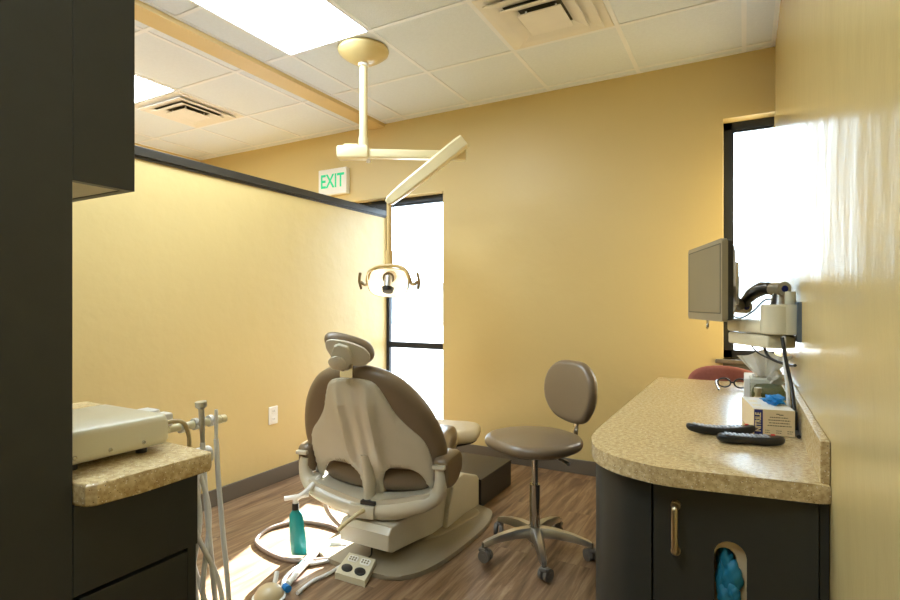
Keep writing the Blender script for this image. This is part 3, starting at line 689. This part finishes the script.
b = NB(); prism(b, [(x*.9, y*.9) for x, y in smoothpoly([(0, -.2), (.14, -.16), (.2, 0), (.14, .16), (0, .2), (-.14, .16), (-.2, 0), (-.14, -.16)], 4)], -.038, -.026, sf, .004); link('seat_pan', b, M_black, t, auto=.6)
b = NB(); box(b, (-.06, -.07, -.06), (.06, .12, -.036), .006, 2, axes(SC+Vector((0, 0, .532)), bs, bdir, (0, 0, 1))); link('mechanism', b, M_alu, t, auto=.6)
b = NB(); tube(b, [sf(.06, .02, -.05), sf(.15, .03, -.055), sf(.2, .03, -.062)], [.005, .005, .009], 8); link('lever', b, M_alu, t, smooth=True)
b = NB(); tube(b, cr([sf(0, .08, -.052), sf(0, .20, -.052), sf(0, .245, -.03), sf(0, .262, .06), sf(0, .275, .2)], 6), .011, 10, sx=1.6, sy=.7, up=bdir); link('back_bar', b, M_chrome, t, smooth=True)
bn = (bdir*-1+Vector((0, 0, .12))).normalized(); bu = bs.cross(bn).normalized(); bu = bu if bu.z > 0 else -bu
BC = SC+bdir*.245+Vector((-.014, -.008, .748))
bf = lambda u, v, w: BC+bs*u+bu*v+bn*(w+.35*u*u)
bp = smoothpoly([(0, .155), (.09, .145), (.155, .09), (.175, .01), (.165, -.07), (.12, -.135), (.03, -.15), (-.08, -.13), (-.15, -.07), (-.175, .01), (-.155, .09), (-.09, .145)], 4)
b = NB(); pillow(b, bp, -.028, .03, .026, bf, 0, .008); link('backrest', b, M_brown, t, smooth=True)
b = NB(); pillow(b, [(x*.86, y*.86) for x, y in bp], -.048, -.026, .012, bf); link('backrest_shell', b, M_cream, t, smooth=True)

# ------------------------------------------------------------------ right cabinet and countertop
CT = .80
ed = [atZ(x, y, CT) for x, y in ((593, 437), (596, 446), (612, 455), (640, 463), (660, 468))]
poly = [(XR-.001, 1.375), (-.02, 1.353), (-.15, 1.337), (-.225, 1.352), (-.295, 1.388), (-.35, 1.448), (-.383, 1.54), (-.392, 1.62), (-.394, 1.72), (-.395, 1.85), (XR-.001, 2.99)]
out = []
P0 = cr([(x, y, 0) for x, y in poly[:10]], 5); out = [(p.x, p.y) for p in P0]+[(-.395, 2.99), poly[-1]]
b = NB(); prism(b, out, CT-.042, CT, XYZ, .006, 3)
t = tag(link('countertop', b, M_ctr, None, auto=.5), 'speckled tan countertop with rounded corner along the right wall', 'countertop')
link('backsplash', boxes(((XR-.019, 1.385, CT-.0005), (XR-.001, 2.99, CT+.09)), bev=.002), M_ctr, t)
t = thing('base_cabinet', 'charcoal base cabinet with curved corner under the right countertop', 'cabinet', (-.1, 2.2, 0))
cp = [(XR-.002, 1.418), (.1415, 1.412), (.1415, 1.43), (-.197, 1.40), (-.28, 1.425), (-.345, 1.48), (-.375, 1.57), (-.378, 1.7), (-.378, 2.97), (XR-.002, 2.97)]
# carcass: curved end panel + body behind door
qc = [(p.x, p.y) for p in cr([(-.199, 1.385, 0), (-.265, 1.40, 0), (-.325, 1.44, 0), (-.36, 1.50, 0), (-.374, 1.58, 0), (-.375, 1.7, 0)], 5)]
b = NB(); prism(b, qc+[(-.375, 2.97), (XR-.002, 2.97), (XR-.002, 2.95), (-.199, 2.95)], .001, CT-.046, XYZ); link('curved_panel', b, M_dark, t, auto=.4)
b = boxes(((.1435, 1.395, .001), (XR-.002, 2.95, CT-.046)), ((-.199, 1.41, .001), (.1435, 1.43, .06)), ((-.199, 1.41, CT-.066), (.1435, 1.43, CT-.048)), ((-.199, 1.43, .02), (.1435, 2.95, .04))); link('carcass', b, M_dark, t)
# door with oval cut-out
def panel_with_hole(b, x0, x1, z0, z1, y0, y1, hx0, hx1, hz0, hz1):
    r = (hx1-hx0)/2; hole = []; n = 12; hc = (hx0+hx1)/2
    for k in range(n+1): a = PI*k/n; hole.append((hc+r*math.cos(a), hz1-r+r*math.sin(a)))
    for k in range(n+1): a = PI+PI*k/n; hole.append((hc+r*math.cos(a), hz0+r+r*math.sin(a)))
    rect = [(x1, z0), (x1, z1), (x0, z1), (x0, z0)]
    tt = bmesh.new(); loops = []
    for lp_ in (hole, rect):
        vs = [tt.verts.new((x, z, 0)) for x, z in lp_]; loops.append([tt.edges.new((vs[k], vs[(k+1) % len(vs)])) for k in range(len(vs))])
    bmesh.ops.triangle_fill(tt, use_beauty=True, edges=loops[0]+loops[1])
    g = bmesh.ops.extrude_face_region(tt, geom=tt.faces[:]); 
    for v in [v for v in g['geom'] if isinstance(v, bmesh.types.BMVert)]: v.co.z = 1
    for v in tt.verts: v.co = Vector((v.co.x, y0 if v.co.z < .5 else y1, v.co.y))
    merge(b, tt)
b = NB(); panel_with_hole(b, -.194, .1405, .05, CT-.05, 1.388, 1.407, -.061, .006, .33, .636); dr = link('door', b, M_dark, t)
hxx = -.143
b = NB(); tube(b, cr([(hxx, 1.385, .702), (hxx, 1.362, .697), (hxx, 1.358, .647), (hxx, 1.362, .597), (hxx, 1.385, .592)], 6), .0058, 12, sx=1.3)
tube(b, [(hxx, 1.388, .702), (hxx, 1.378, .701)], .011, 14); tube(b, [(hxx, 1.388, .592), (hxx, 1.378, .593)], .011, 14); link('handle', b, M_nickel, dr, smooth=True)
# glove carton behind the door cut-out
t = thing('glove_carton', 'tan glove box behind the oval opening of the cabinet door', 'box', (-.03, 1.43, .3))
b = NB(); panel_with_hole(b, -.075, .02, .306, .645, 1.4095, 1.4135, -.062, -.014, .325, .612); link('face', b, M_card, t)
link('carton', boxes(((-.075, 1.414, .31), (-.071, 1.53, .645)), ((.016, 1.414, .31), (.02, 1.53, .645)), ((-.075, 1.53, .31), (.02, 1.534, .645)), ((-.075, 1.414, .306), (.02, 1.534, .31))), M_card, t)
b = NB()
for k, (x, z) in enumerate(((.006, .60), (.008, .585), (.0075, .565), (.008, .54), (.007, .52))): box(b, (x-.0015, 1.4085, z), (x+.0015, 1.4096, z+.01))
link('printed_text', b, M_grey, t)
t = thing('nitrile_gloves', 'teal blue gloves bulging from the oval opening in the cabinet door', 'gloves', (-.035, 1.43, .5))
for (x, y, z, rx, ry, rz, sd) in ((-.038, 1.425, .578, .019, .02, .030, 1), (-.026, 1.408, .548, .021, .016, .034, 2), (-.038, 1.41, .50, .019, .018, .030, 3), (-.020, 1.40, .515, .015, .012, .022, 4), (-.036, 1.415, .43, .022, .018, .04, 5), (-.048, 1.41, .54, .009, .014, .04, 6)):
    b = NB(); bmesh.ops.create_icosphere(b, subdivisions=4, radius=1); rnd = random.Random(sd); ph = [rnd.uniform(0, 6) for _ in range(6)]
    for v in b.verts:
        c = v.co.copy(); k = 1+.16*math.sin(3*c.x+2*c.z+ph[0])+.13*abs(math.sin(4*c.z-3*c.x+ph[1]))+.05*math.sin(8*c.x+5*c.z+ph[2])
        v.co = Vector((x+c.x*rx*k, y+c.y*ry*k, z+c.z*rz*k))
    link('glove_fold', b, M_blued, t, smooth=True)

# ------------------------------------------------------------------ things on the right countertop
def remote(label, p, q, w, tilt, red):
    p, q = Vector((*p, CT)), Vector((*q, CT)); d = (q-p).normalized(); sd = Vector((-d.y, d.x, 0)); L = (q-p).length
    t = thing('remote_control', label, 'remote control', (p+q)/2, None)
    f = lambda u, v, w_: p+d*u+sd*v+Vector((0, 0, .001+w_+tilt*4*(u/L-.5)**2*.012))
    n = smoothpoly([(0, 0), (.006, w*.5), (.035, w*.9), (L*.5, w*.78), (L-.045, w), (L-.012, w*.65), (L, 0), (L-.012, -w*.65), (L-.045, -w), (L*.5, -w*.78), (.035, -w*.9), (.006, -w*.5)], 4)
    b = NB(); pillow(b, n, .0, .022, .011, f, 0, .0); link('body', b, M_black, t, smooth=True)
    b = NB()
    nx = int((L-.05)/.011)
    for i in range(nx):
        for j in range(-2, 3):
            if (i*7+j*3) % 11 == 5: continue
            u = .026+i*.011; v = j*w*.27; box(b, (-.0042, -.003, 0), (.0042, .003, .004), .001, 1, axes(f(u, v, .0205), d, sd, (0, 0, 1)))
    link('button_pad', b, M_keys, t)
    b = NB(); box(b, (-.005, -.004, 0), (.005, .004, .004), .001, 1, axes(f(L-.026 if red else L-.02, w*.5, .0208), d, sd, (0, 0, 1))); link('power_button', b, M_redb, t)
remote('black remote control lying behind, its far end hidden by the other', (-.150, 1.725), (.03, 1.785), .022, 0.9, 0)
remote('black remote control in front with a red power button', (-.066, 1.655), (.098, 1.700), .024, .3, 1)

# nitrile glove box
g0 = atZ(752.3, 434.5, CT); g1 = atZ(800, 435.6, CT); gd = (g1-g0); gd.z = 0; gw_ = gd.length; gd.normalize(); gs = Vector((-gd.y, gd.x, 0)); GL = .25; GH = .075
gd = Vector((.99, .14, 0)).normalized(); gs = Vector((-gd.y, gd.x, 0)); GL = .22; gw_ = .105; g0 = g0+Vector((.003, 0, 0)); gm = axes(g0+Vector((0, 0, .001)), gd, gs, (0, 0, 1))
t = thing('glove_box', 'white and tan glove box with a navy printed panel on the countertop', 'box', g0+gd*.06+gs*.12)
b = NB(); box(b, (0, 0, 0), (gw_, GL, GH), .001, 1, gm); link('carton', b, M_card, t)
b = NB(); box(b, (0.0005, .001, GH), (gw_-.0005, GL-.001, GH+.0006), 0, 1, gm); tp = link('top_print', b, M_whitep, t)
b = NB(); box(b, (.002, -.0008, .001), (.024, 0, GH-.001), 0, 1, gm); link('navy_panel', b, M_navy, t)
b = text_bm('NITRILE', .020, gm @ axes((.0125, -.0012, GH/2), (0, 0, 1), (-1, 0, 0), (0, -1, 0)), offset=.0004, sx=.80); link('lettering', b, mat('pale_print', (240, 220, 170), .6), t)
b = NB(); rnd = random.Random(3)
for row, (u0, u1) in enumerate(((.042, .088), (.038, .093), (.040, .091), (.036, .096))):
    u = u0
    while u < u1:
        w_ = rnd.uniform(.002, .006); box(b, (u, -.0006, .052-row*.008), (min(u+w_, u1), .0001, .0545-row*.008), 0, 1, gm); u += w_+.0015
for u0 in (.030, .058, .086):
    for r_ in range(2):
        u = u0
        for _ in range(3): w_ = rnd.uniform(.002, .004); box(b, (u, -.0006, .008+r_*.006), (u+w_, .0001, .0098+r_*.006), 0, 1, gm); u += w_+.0012
box(b, (.058, -.0006, .062), (.066, .0001, .0645), 0, 1, gm); box(b, (.065, -.0006, .060), (.076, .0001, .0625), 0, 1, gm)
link('printed_text', b, mat('dark_print', (96, 84, 66), .7), t)
b = NB()
for u0, v0 in ((.008, .05), (.008, .12), (.075, .06), (.075, .15)):
    for r_ in range(3):
        u = u0
        for _ in range(4): w_ = rnd.uniform(.003, .006); box(b, (u, v0+r_*.012, GH+.0005), (u+w_, v0+r_*.012+.006, GH+.0009), 0, 1, gm); u += w_+.0015
link('printed_text', b, MC['pale_print'], t)
def crumple(name, c, rx, ry, rz, m, sd, parent=None, sub=4, amp=.22):
    b = NB(); bmesh.ops.create_icosphere(b, subdivisions=sub, radius=1); rnd = random.Random(sd); P = [(rnd.uniform(1, 4), rnd.uniform(-4, 4), rnd.uniform(-4, 4), rnd.uniform(0, 6)) for _ in range(6)]
    for v in b.verts:
        q = v.co.copy(); k = 1
        for i, (a1_, a2_, a3_, ph_) in enumerate(P): k += amp/(i+1.2)*(1-2*abs(math.sin(a1_*q.x+a2_*q.y+a3_*q.z+ph_)))
        z = q.z*rz*k
        v.co = Vector(c)+Vector((q.x*rx*k, q.y*ry*k, max(z, -rz*.9)))
    return link(name, b, m, parent, smooth=True)
gt = gm @ Vector((.068, .085, GH+.016))
t = crumple('nitrile_glove', gt, .030, .032, .017, M_blue, 5, amp=.3); tag(t, 'crumpled bright blue glove on top of the glove box', 'glove')

# clear bin behind the glove box, with bottle and cotton
bx = Vector((-.03, 2.10, CT+.001)); 
t = thing('clear_bin', 'clear plastic bin of supplies behind the glove box', 'bin', bx+Vector((.06, .08, 0)))
x0, y0_, x1, y1_ = .018, 2.085, .138, 2.30; hb = .115
link('bin_wall', boxes(((x0, y0_, CT+.001), (x1, y0_+.003, CT+hb)), ((x0, y1_-.003, CT+.001), (x1, y1_, CT+hb)), ((x0, y0_+.003, CT+.001), (x0+.003, y1_-.003, CT+hb)), ((x1-.003, y0_+.003, CT+.001), (x1, y1_-.003, CT+hb)), ((x0+.003, y0_+.003, CT+.001), (x1-.003, y1_-.003, CT+.004))), M_clear, t)
b = NB(); lathe(b, [(.017, 0), (.018, .004), (.018, .05), (.012, .06), (.009, .063), (.009, .075), (.012, .076), (.012, .092), (0, .094)], (.042, 2.115, CT+.0045), 20); tag(link('bottle', b, mat('tan_bottle', (214, 196, 158), .4), None, smooth=True), 'small tan bottle standing in the clear bin', 'bottle')
for k, (x, y, z, a) in enumerate(((.068, 2.105, .035, .3), (.088, 2.106, .045, -.5), (.108, 2.11, .05, .7), (.09, 2.13, .03, 1.2), (.12, 2.14, .055, 0.1))):
    dd = Vector((math.cos(a), math.sin(a)*.3, math.sin(a)*.5))*.018; c0 = Vector((x, y+.005, CT+z-.01)); b = NB(); tube(b, cr([c0-dd, c0, c0+dd], 3), [.006, .0085, .009, .0095, .009, .0085, .006], 10)
    tag(link('cotton_roll', b, M_cotton, None, smooth=True), 'tan cotton roll heaped in the clear bin behind the glove box', 'cotton roll', 'cotton rolls in the clear bin')
b = NB(); pillow(b, rrect(.024, 2.16, .132, 2.285, .02), CT+.006, CT+.092, .03, XYZ, 0, .006); tag(link('folded_cloth', b, M_olive, None, smooth=True), 'olive green cloth folded in the clear bin', 'cloth')
# tissue / bib stack behind
t = thing('tissue_box', 'white tissue box behind the clear bin', 'tissue box', (.06, 2.42, CT))
link('carton', boxes(((.0, 2.36, CT+.001), (.125, 2.58, CT+.095)), bev=.003), M_whitep, t)
link('slot', boxes(((.03, 2.42, CT+.095), (.095, 2.52, CT+.0957))), M_grey, t)
# fan of white tissue
def sheet(name, base, w, h, lean, label, sd):
    b = NB(); rnd = random.Random(sd); N = 14; V = []
    for j in range(N+1):
        row = []
        for i in range(N+1):
            u = i/N-.5; v = j/N
            x = u*w*(.35+.95*v); y = lean*v*v+.018*math.sin(u*14+sd)*(.4+v)-.012*math.sin(v*5); z = h*v*(1-.9*u*u)+.008*math.sin(u*11+2)*v
            row.append(b.verts.new(Vector(base)+Vector((x, y, z))))
        V.append(row)
    for j in range(N):
        for i in range(N): b.faces.new([V[j][i], V[j][i+1], V[j+1][i+1], V[j+1][i]])
    bmesh.ops.solidify(b, geom=b.faces[:], thickness=.0012)
    o = link(name, b, M_whitep, None, smooth=True); tag(o, label, 'tissue'); return o
sheet('tissue', (.072, 2.46, CT+.096), .15, .10, -.04, 'large white tissue fanned up out of the tissue box', 1)
crumple('crumpled_tissue', (.105, 2.335, CT+.105), .03, .014, .03, M_whitep, 9)
tag(bpy.data.objects['crumpled_tissue'], 'small crumpled white tissue leaning beside the tissue box at the wall', 'tissue')
bpy.data.objects['crumpled_tissue'].location = (0, 0, 0)
# protective glasses and keys near the back left of the bin
t = thing('safety_glasses', 'black safety glasses lying on the countertop left of the clear bin', 'glasses', (-.045, 2.7, CT))
b = NB(); gx, gy = -.045, 2.72
for s in (-1, 1): tube(b, [Vector((gx+s*.033+.026*math.cos(a*PI/10), gy, CT+.028+.02*math.sin(a*PI/10))) for a in range(21)], .0035, 8, cap=False)
tube(b, [(gx-.008, gy, CT+.03), (gx+.008, gy, CT+.03)], .004, 8); link('rim', b, M_black, t, smooth=True)
for s in (-1, 1):
    b = NB(); tube(b, cr([(gx+s*.062, gy, CT+.036), (gx+s*.065, gy-.06, CT+.034), (gx+s*.05, gy-.13, CT+.012)], 5), .004, 8); link('temple', b, M_black, t, smooth=True)
    b = NB(); prism(b, [(gx+s*.033+.027*math.cos(a*PI/10), CT+.028+.019*math.sin(a*PI/10)) for a in range(20)], gy-.001, gy+.001, XZY); link('lens', b, M_clear, t)
# red chair behind the counter
t = thing('side_chair', 'red fabric side chair tucked behind the countertop under the window', 'chair', (.0, 3.3, 0))
xc, yc = -.07, 3.36
b = NB(); pillow(b, smoothpoly([(-.17, .50), (.17, .50), (.20, .62), (.195, .74), (.13, .83), (0, .865), (-.13, .85), (-.195, .78), (-.20, .62)], 4), -.025, .025, .024, lambda u, v, w: Vector((xc+u+.0, 3.14+w+.5*u*u-(v-.5)*.12, v))); link('backrest', b, M_red, t, smooth=True)
b = NB(); pillow(b, rrect(xc-.21, 3.19, xc+.21, 3.62, .05), .42, .49, .03, XYZ, 0, .01); link('seat', b, M_red, t, smooth=True)
for sx in (-1, 1):
    for y_ in (3.22, 3.58):
        b = NB(); tube(b, [(xc+sx*.18, y_, .43), (xc+sx*.185, y_+(.0), .001)], .013, 10); link('leg', b, M_black, t, smooth=True)
    b = NB(); tube(b, cr([(xc+sx*.16, 3.24, .44), (xc+sx*.16, 3.18, .46), (xc+sx*.16, 3.15, .56), (xc+sx*.15, 3.135, .66)], 5), .01, 8); link('back_support', b, M_black, t, smooth=True)

# ------------------------------------------------------------------ monitor, arm and wall mount
A = Vector((-.068, 2.13, 0)); Bq = Vector((-.215, 2.565, 0)); md = (A-Bq).normalized(); mn = Vector((-.947, -.32, 0)).normalized(); mn = (mn-md*mn.dot(md)).normalized()
ML = (A-Bq).length; mz0, mz1 = 1.12, 1.418
t = thing('computer_monitor', 'grey framed flat monitor on a black swing arm, facing left', 'monitor', (A+Bq)/2+Vector((0, 0, mz0)))
mf = lambda u, v, w: Bq+md*u+Vector((0, 0, v))+mn*w
b = NB(); prism(b, rrect(0, mz0, ML, mz1, .012), -.02, .0, mf, .004); link('bezel', b, M_bezel, t, auto=.5)
b = NB(); prism(b, rrect(.018, mz0+.028, ML-.016, mz1-.016, .002, 1), .0, .0008, mf); link('screen_edge', b, M_black, t)
b = NB(); prism(b, rrect(.026, mz0+.032, ML-.02, mz1-.020, .002, 1), .0008, .0014, mf); link('screen', b, M_screen, t)
b = NB(); tt = bmesh.new(); R = []
for w_, ins in ((-.018, .004), (-.04, .008), (-.062, .05), (-.068, .09)):
    R.append([tt.verts.new(mf(u, v, w_)) for u, v in rrect(ins, mz0+ins*.8, ML-ins, mz1-ins*.8, .012)])
for p, q in zip(R, R[1:]):
    n_ = len(p)
    for k in range(n_): tt.faces.new([p[k], p[(k+1) % n_], q[(k+1) % n_], q[k]])
tt.faces.new(R[-1]); tt.faces.new(R[0]); merge(b, tt); link('back_housing', b, M_black, t, auto=.5)
b = NB(); tube(b, cr([mf(ML*.55, mz0+.002, -.01), mf(ML*.55, mz0-.018, -.01), mf(ML*.58, mz0-.03, -.005)], 4), .005, 8); link('latch', b, M_chrome, t, smooth=True)
mc = mf(ML*.52, 0, -.068); 
t = thing('monitor_arm', 'black curved swing arm with cream joints holding the monitor by the wall', 'monitor arm', (.1, 2.2, 1.2))
pz = 1.24
b = NB(); prism(b, rrect(ML*.35-.05, pz-.06, ML*.35+.06, pz+.11, .008), -.135, -.12, mf, .003); prism(b, rrect(ML*.35-.03, pz-.04, ML*.35+.03, pz+.03, .008), -.121, -.069, mf, .003); link('mount_plate', b, M_alu, t, auto=.5)
e1 = mf(ML*.5, pz-.06, -.083); p_mid = atD(745, 309, 2.2); 
def P3(px, py, d=2.12): return atD(px, py, d)
j1 = P3(742, 307, 2.24); j2 = P3(779, 289, 2.0); 
b = NB(); tube(b, [e1+Vector((0, 0, .04)), j1], [.026, .022], 14); link('tilt_head', b, M_black, t, smooth=True)
b = NB(); tube(b, cr([j1, P3(750, 296, 2.18), P3(762, 289, 2.1), j2], 6), [.022]*6+[.025]*7+[.022]*6, 14, sx=.8, sy=1.1); link('swing_link', b, M_black, t, smooth=True)
for j in (j1, j2):
    b = NB(); tube(b, [j-Fv*.034, j+Fv*.034], .026, 20); jj = link('joint', b, mat('grey_cream_joint', (196, 184, 154), .3), t, auto=.6)
    b = NB(); tube(b, [j-Fv*.037, j-Fv*.033], .012, 16); link('joint_cap', b, M_navy, jj, smooth=True)
pb_ = Vector((j2.x, j2.y, 0))
b = NB(); tube(b, [pb_+Vector((0, 0, 1.175)), pb_+Vector((0, 0, j2.z-.01))], [.03, .02], 16); link('post', b, M_alu, t, smooth=True)
b = NB(); tube(b, cr([mf(ML*.5, 1.17, -.07), P3(738, 318, 2.25), P3(752, 312, 2.15), P3(765, 300, 2.1), P3(776, 300, 2.02)], 6), .0035, 8); link('cable', b, M_black, t, smooth=True)
# cream wall mount housing with drum and two tray blocks
t = thing('wall_mount', 'cream plastic mount with stacked trays fixed to the right wall', 'wall mount', (XR, 2.2, 1.1))
b = NB(); prism(b, rrect(2.03, 1.06, 2.24, 1.19, .006), XR-.012, XR, YZX, .002); link('wall_plate', b, mat('blue_grey_metal', (96, 110, 130), .35, metal=.5), t)
dc = Vector((.101, 2.10, 0)); 
b = NB(); lathe(b, [(.0, 1.082), (.048, 1.082), (.052, 1.087), (.052, 1.176), (.048, 1.182), (0, 1.182)], dc, 40); box(b, (.101, 2.052, 1.082), (XR-.011, 2.148, 1.182), .004); link('drum', b, M_cream, t, auto=.5)
tA = Vector((.085, 2.14, 0)); tB = atZ(747, 345, 1.06); tB = Vector((tB.x, min(tB.y, 2.5), 0))
tB = Vector((-.02, 2.33, 0)); td = (tB-tA).normalized()
ts_ = Vector((td.y, -td.x, 0))
for z0_, z1_, l, w_ in ((1.082, 1.128, .245, .052), (1.035, 1.079, .245, .048)):
    b = NB(); box(b, (-.055, -w_, z0_), (l-.045, w_, z1_), .008, 3, axes(tA, td, -ts_, (0, 0, 1))); link('tray_block', b, M_cream, t, auto=.5)
b = NB(); tube(b, [(.137, 2.12, 1.182), (.137, 2.12, 1.225)], .016, 20); link('cap_post', b, M_cream, t, smooth=True)
b = NB(); tube(b, cr([(.06, 2.22, 1.04), (.075, 2.20, 1.0), (.10, 2.16, .985), (.135, 2.10, .98), (.145, 2.05, .985)], 6), .005, 8); tube(b, cr([(.02, 2.30, 1.04), (.04, 2.26, 1.01), (.08, 2.20, .99), (.135, 2.11, .975)], 6), .003, 8)
tag(link('mount_cable', b, M_black, None, smooth=True), 'black cables sagging under the cream wall mount trays', 'cable')
b = NB(); tube(b, cr([(.108, 2.02, 1.075), (.118, 2.0, 1.0), (.130, 1.985, .93), (.135, 1.94, .87), (.1365, 1.90, .83), (.1365, 1.87, CT+.008)], 8), .0055, 10)
tube(b, [(.1365, 1.872, CT+.0075), (.1365, 1.80, CT+.0075)], .0055, 8)
tag(link('power_cable', b, M_black, None, smooth=True), 'thick black cable running down the wall behind the glove box', 'cable')
b = NB(); tube(b, cr([(.115, 2.06, 1.078), (.118, 2.05, .98), (.125, 2.045, .90), (.128, 2.04, CT+.008)], 8), .006, 10); tag(link('white_tube', b, M_hose, None, smooth=True), 'thin white tube hanging from the wall mount to the countertop', 'tube')

# ------------------------------------------------------------------ left cabinets
FX = -1.03; LC = .87
t = thing('tall_cabinet', 'tall charcoal cabinet at the left edge of the picture', 'cabinet', (-1.4, -.1, 0))
link('body', boxes(((-1.86, -.75, .001), (FX-.019, .502, HC-.001))), M_dark, t)
link('side_panel', boxes(((FX-.018, -.75, .001), (FX, .502, HC-.001)), bev=.001), M_dark, t)
t = thing('wall_cabinet', 'charcoal upper cabinet with pale underside above the left counter', 'cabinet', (-1.4, .556, 1.4))
yb = .611
link('face_panel', boxes(((FX-.018, .5025, 1.40), (FX, yb, HC-.001)), bev=.001), M_dark, t)
link('body', boxes(((-1.6, .5025, 1.4015), (FX-.0185, yb-.018, HC-.001))), mat('cabinet_underside_cream', (206, 194, 160), .5), t)
link('end_panel', boxes(((-1.6, yb-.0175, 1.40), (FX-.0185, yb, HC-.001)), bev=.001), M_dark, t)
b = NB()
lpo = [(-.985, .60), (-.986, .745), (-.995, .754), (-1.285, .754), (-1.40, .915), (-1.85, .95), (-1.86, .94), (-1.86, .504), (-1.027, .504), (-.998, .506), (-.987, .52)]
prism(b, lpo, LC-.040, LC, XYZ, .006, 3); tag(link('countertop', b, M_ctr, None, auto=.5), 'speckled tan countertop beside the tall cabinet at the left', 'countertop')
t = thing('base_cabinet', 'charcoal base cabinet with drawer under the left countertop', 'cabinet', (-1.4, .63, 0))
link('carcass', boxes(((-1.84, .503, .001), (FX-.02, .725, LC-.042))), M_dark, t)
link('end_panel', boxes(((-1.27, .7255, .001), (FX-.004, .735, LC-.042))), M_dark, t)
dw = .664
link('drawer', boxes(((FX-.0195, .503, dw+.004), (FX, .7465, LC-.042)), bev=.001), M_dark, t)
link('door', boxes(((FX-.0195, .503, .08), (FX, .722, dw-.004)), bev=.001), M_dark, t)
link('stile', boxes(((FX-.0195, .7265, .001), (FX-.006, .7465, dw+.003))), M_dark, t)

# delivery unit on the left counter
t = thing('delivery_unit', 'cream metal control unit with screws sitting on the left countertop', 'dental unit', (-1.3, .62, LC))
ux0, ux1, uy0, uy1, uz0, uz1 = -1.335, -1.085, .506, .715, LC+.013, LC+.076
b = NB(); prism(b, rrect(-.125, uz0, .125, uz1, .012), uy0, uy1, lambda u, v, w: Vector((-1.21+u, w, v)), .006, 3)
link('housing', b, M_cream, t, auto=.5)
for y in (.54, .675):
    for x in (-1.31, -1.115): link('foot', (lambda bb: (lathe(bb, [(.0, 0), (.011, 0), (.011, .014), (0, .014)], (x, y, LC+.0005), 14), bb)[1])(NB()), M_black, t, smooth=True)
for y in (.532, .596, .662): link('screw', (lambda bb: (tube(bb, [(-1.0855, y, LC+.028), (-1.082, y, LC+.028)], [.0045, .003], 10), bb)[1])(NB()), M_chrome, t, smooth=True)

# handpiece holder arm
t = thing('handpiece_holder', 'white holder bar with clips reaching past the end of the left counter', 'holder', (-1.2, .85, .87))
b = NB(); box(b, (-1.235, .717, .885), (-1.185, .765, .94), .006, 2); box(b, (-1.228, .76, .893), (-1.192, .80, .925), .005, 2); link('bracket', b, M_white, t, auto=.5)
b = NB(); tube(b, [(-1.2, .79, .885), (-1.2, .935, .882)], .0095, 16); tube(b, [(-1.2, .935, .882), (-1.2, .95, .882)], [.0115, .010], 16); link('bar', b, mat('ivory_bar', (236, 228, 196), .35), t, smooth=True)
for y in (.825, .862, .905): link('clip', (lambda bb: (tube(bb, [(-1.2, y-.005, .884), (-1.2, y+.005, .884)], .0145, 14), tube(bb, [(-1.19, y, .884), (-1.178, y, .89)], .005, 8), bb)[-1])(NB()), M_white, t, auto=.6)
b = NB(); tube(b, [(-1.20, .80, .80), (-1.20, .90, .80)], .022, 18); tube(b, [(-1.2, .737, .80), (-1.2, .80, .80)], .012, 12); link('hose_hook', b, M_white, t, smooth=True)
def hp(name, label, cat, y, ztop, rad, zend, y2, bulge=0):
    t = thing(name, label, cat, (-1.175, y, .88), None)
    b = NB(); x = -1.176
    if bulge: tube(b, [(x, y, .84), (x, y-.002, .895), (x, y-.004, ztop-.018), (x, y-.004, ztop-.012), (x, y-.005, ztop)], [rad*.7, rad, rad, rad*2.0, rad*2.0], 14)
    else: tube(b, [(x, y, .82), (x, y, .88), (x, y, ztop-.01), (x, y, ztop)], [rad*.8, rad, rad, rad*.8], 14)
    link('handle', b, M_alu if bulge else M_white, t, smooth=True)
    b = NB(); tube(b, cr([(x, y, .84), (x, y+.006, .74), (x+.01, y+.01, .62), (x+.02, y+.02, .45), (x+.01, y2+.01, .30), (x-.01, y2-.01, .27), (x-.03, y2-.02, .38), (x-.03, .86, .55), (x-.026, .872, .70), (x-.026, .872, .80)], 8), .0062, 10)
    link('hose', b, M_hose, t, smooth=True)
hp('suction_handle', 'grey suction handle with flared tip in the holder bar', 'handpiece', .866, .942, .007, .3, .90, 1)
hp('air_syringe', 'slim white air syringe standing in the holder bar near its end', 'handpiece', .905, .915, .005, .3, .93)
b = NB()
for k, (ya, yb_, yc_) in enumerate(((.835, .86, .83), (.85, .88, .86), (.86, .83, .90))):
    x = -1.19+.008*k
    bb = NB(); tube(bb, cr([(x, ya, .80), (x+.012, yb_, .66), (x+.015, yc_, .48), (x+.01, yc_+.02, .30), (x, yc_-.02, .25), (x-.03, yb_-.03, .36), (x-.04, ya, .60), (x-.03, ya+.01, .785)], 8), .006, 10)
    tag(link('hanging_hose', bb, M_hose, None, smooth=True), 'pale grey hose hanging in a long loop from the hook at the counter end', 'hose', 'hoses looped from the hook')
b.free()
b = NB(); tube(b, cr([(-1.18, .716, .895), (-1.165, .76, .91), (-1.16, .80, .905), (-1.165, .82, .87), (-1.17, .825, .84)], 6), [.009]*3+[.005]*22, 10); tag(link('feed_hose', b, mat('tan_hose', (190, 172, 130), .4), None, smooth=True), 'tan hose curving from the control unit to the holder', 'hose')
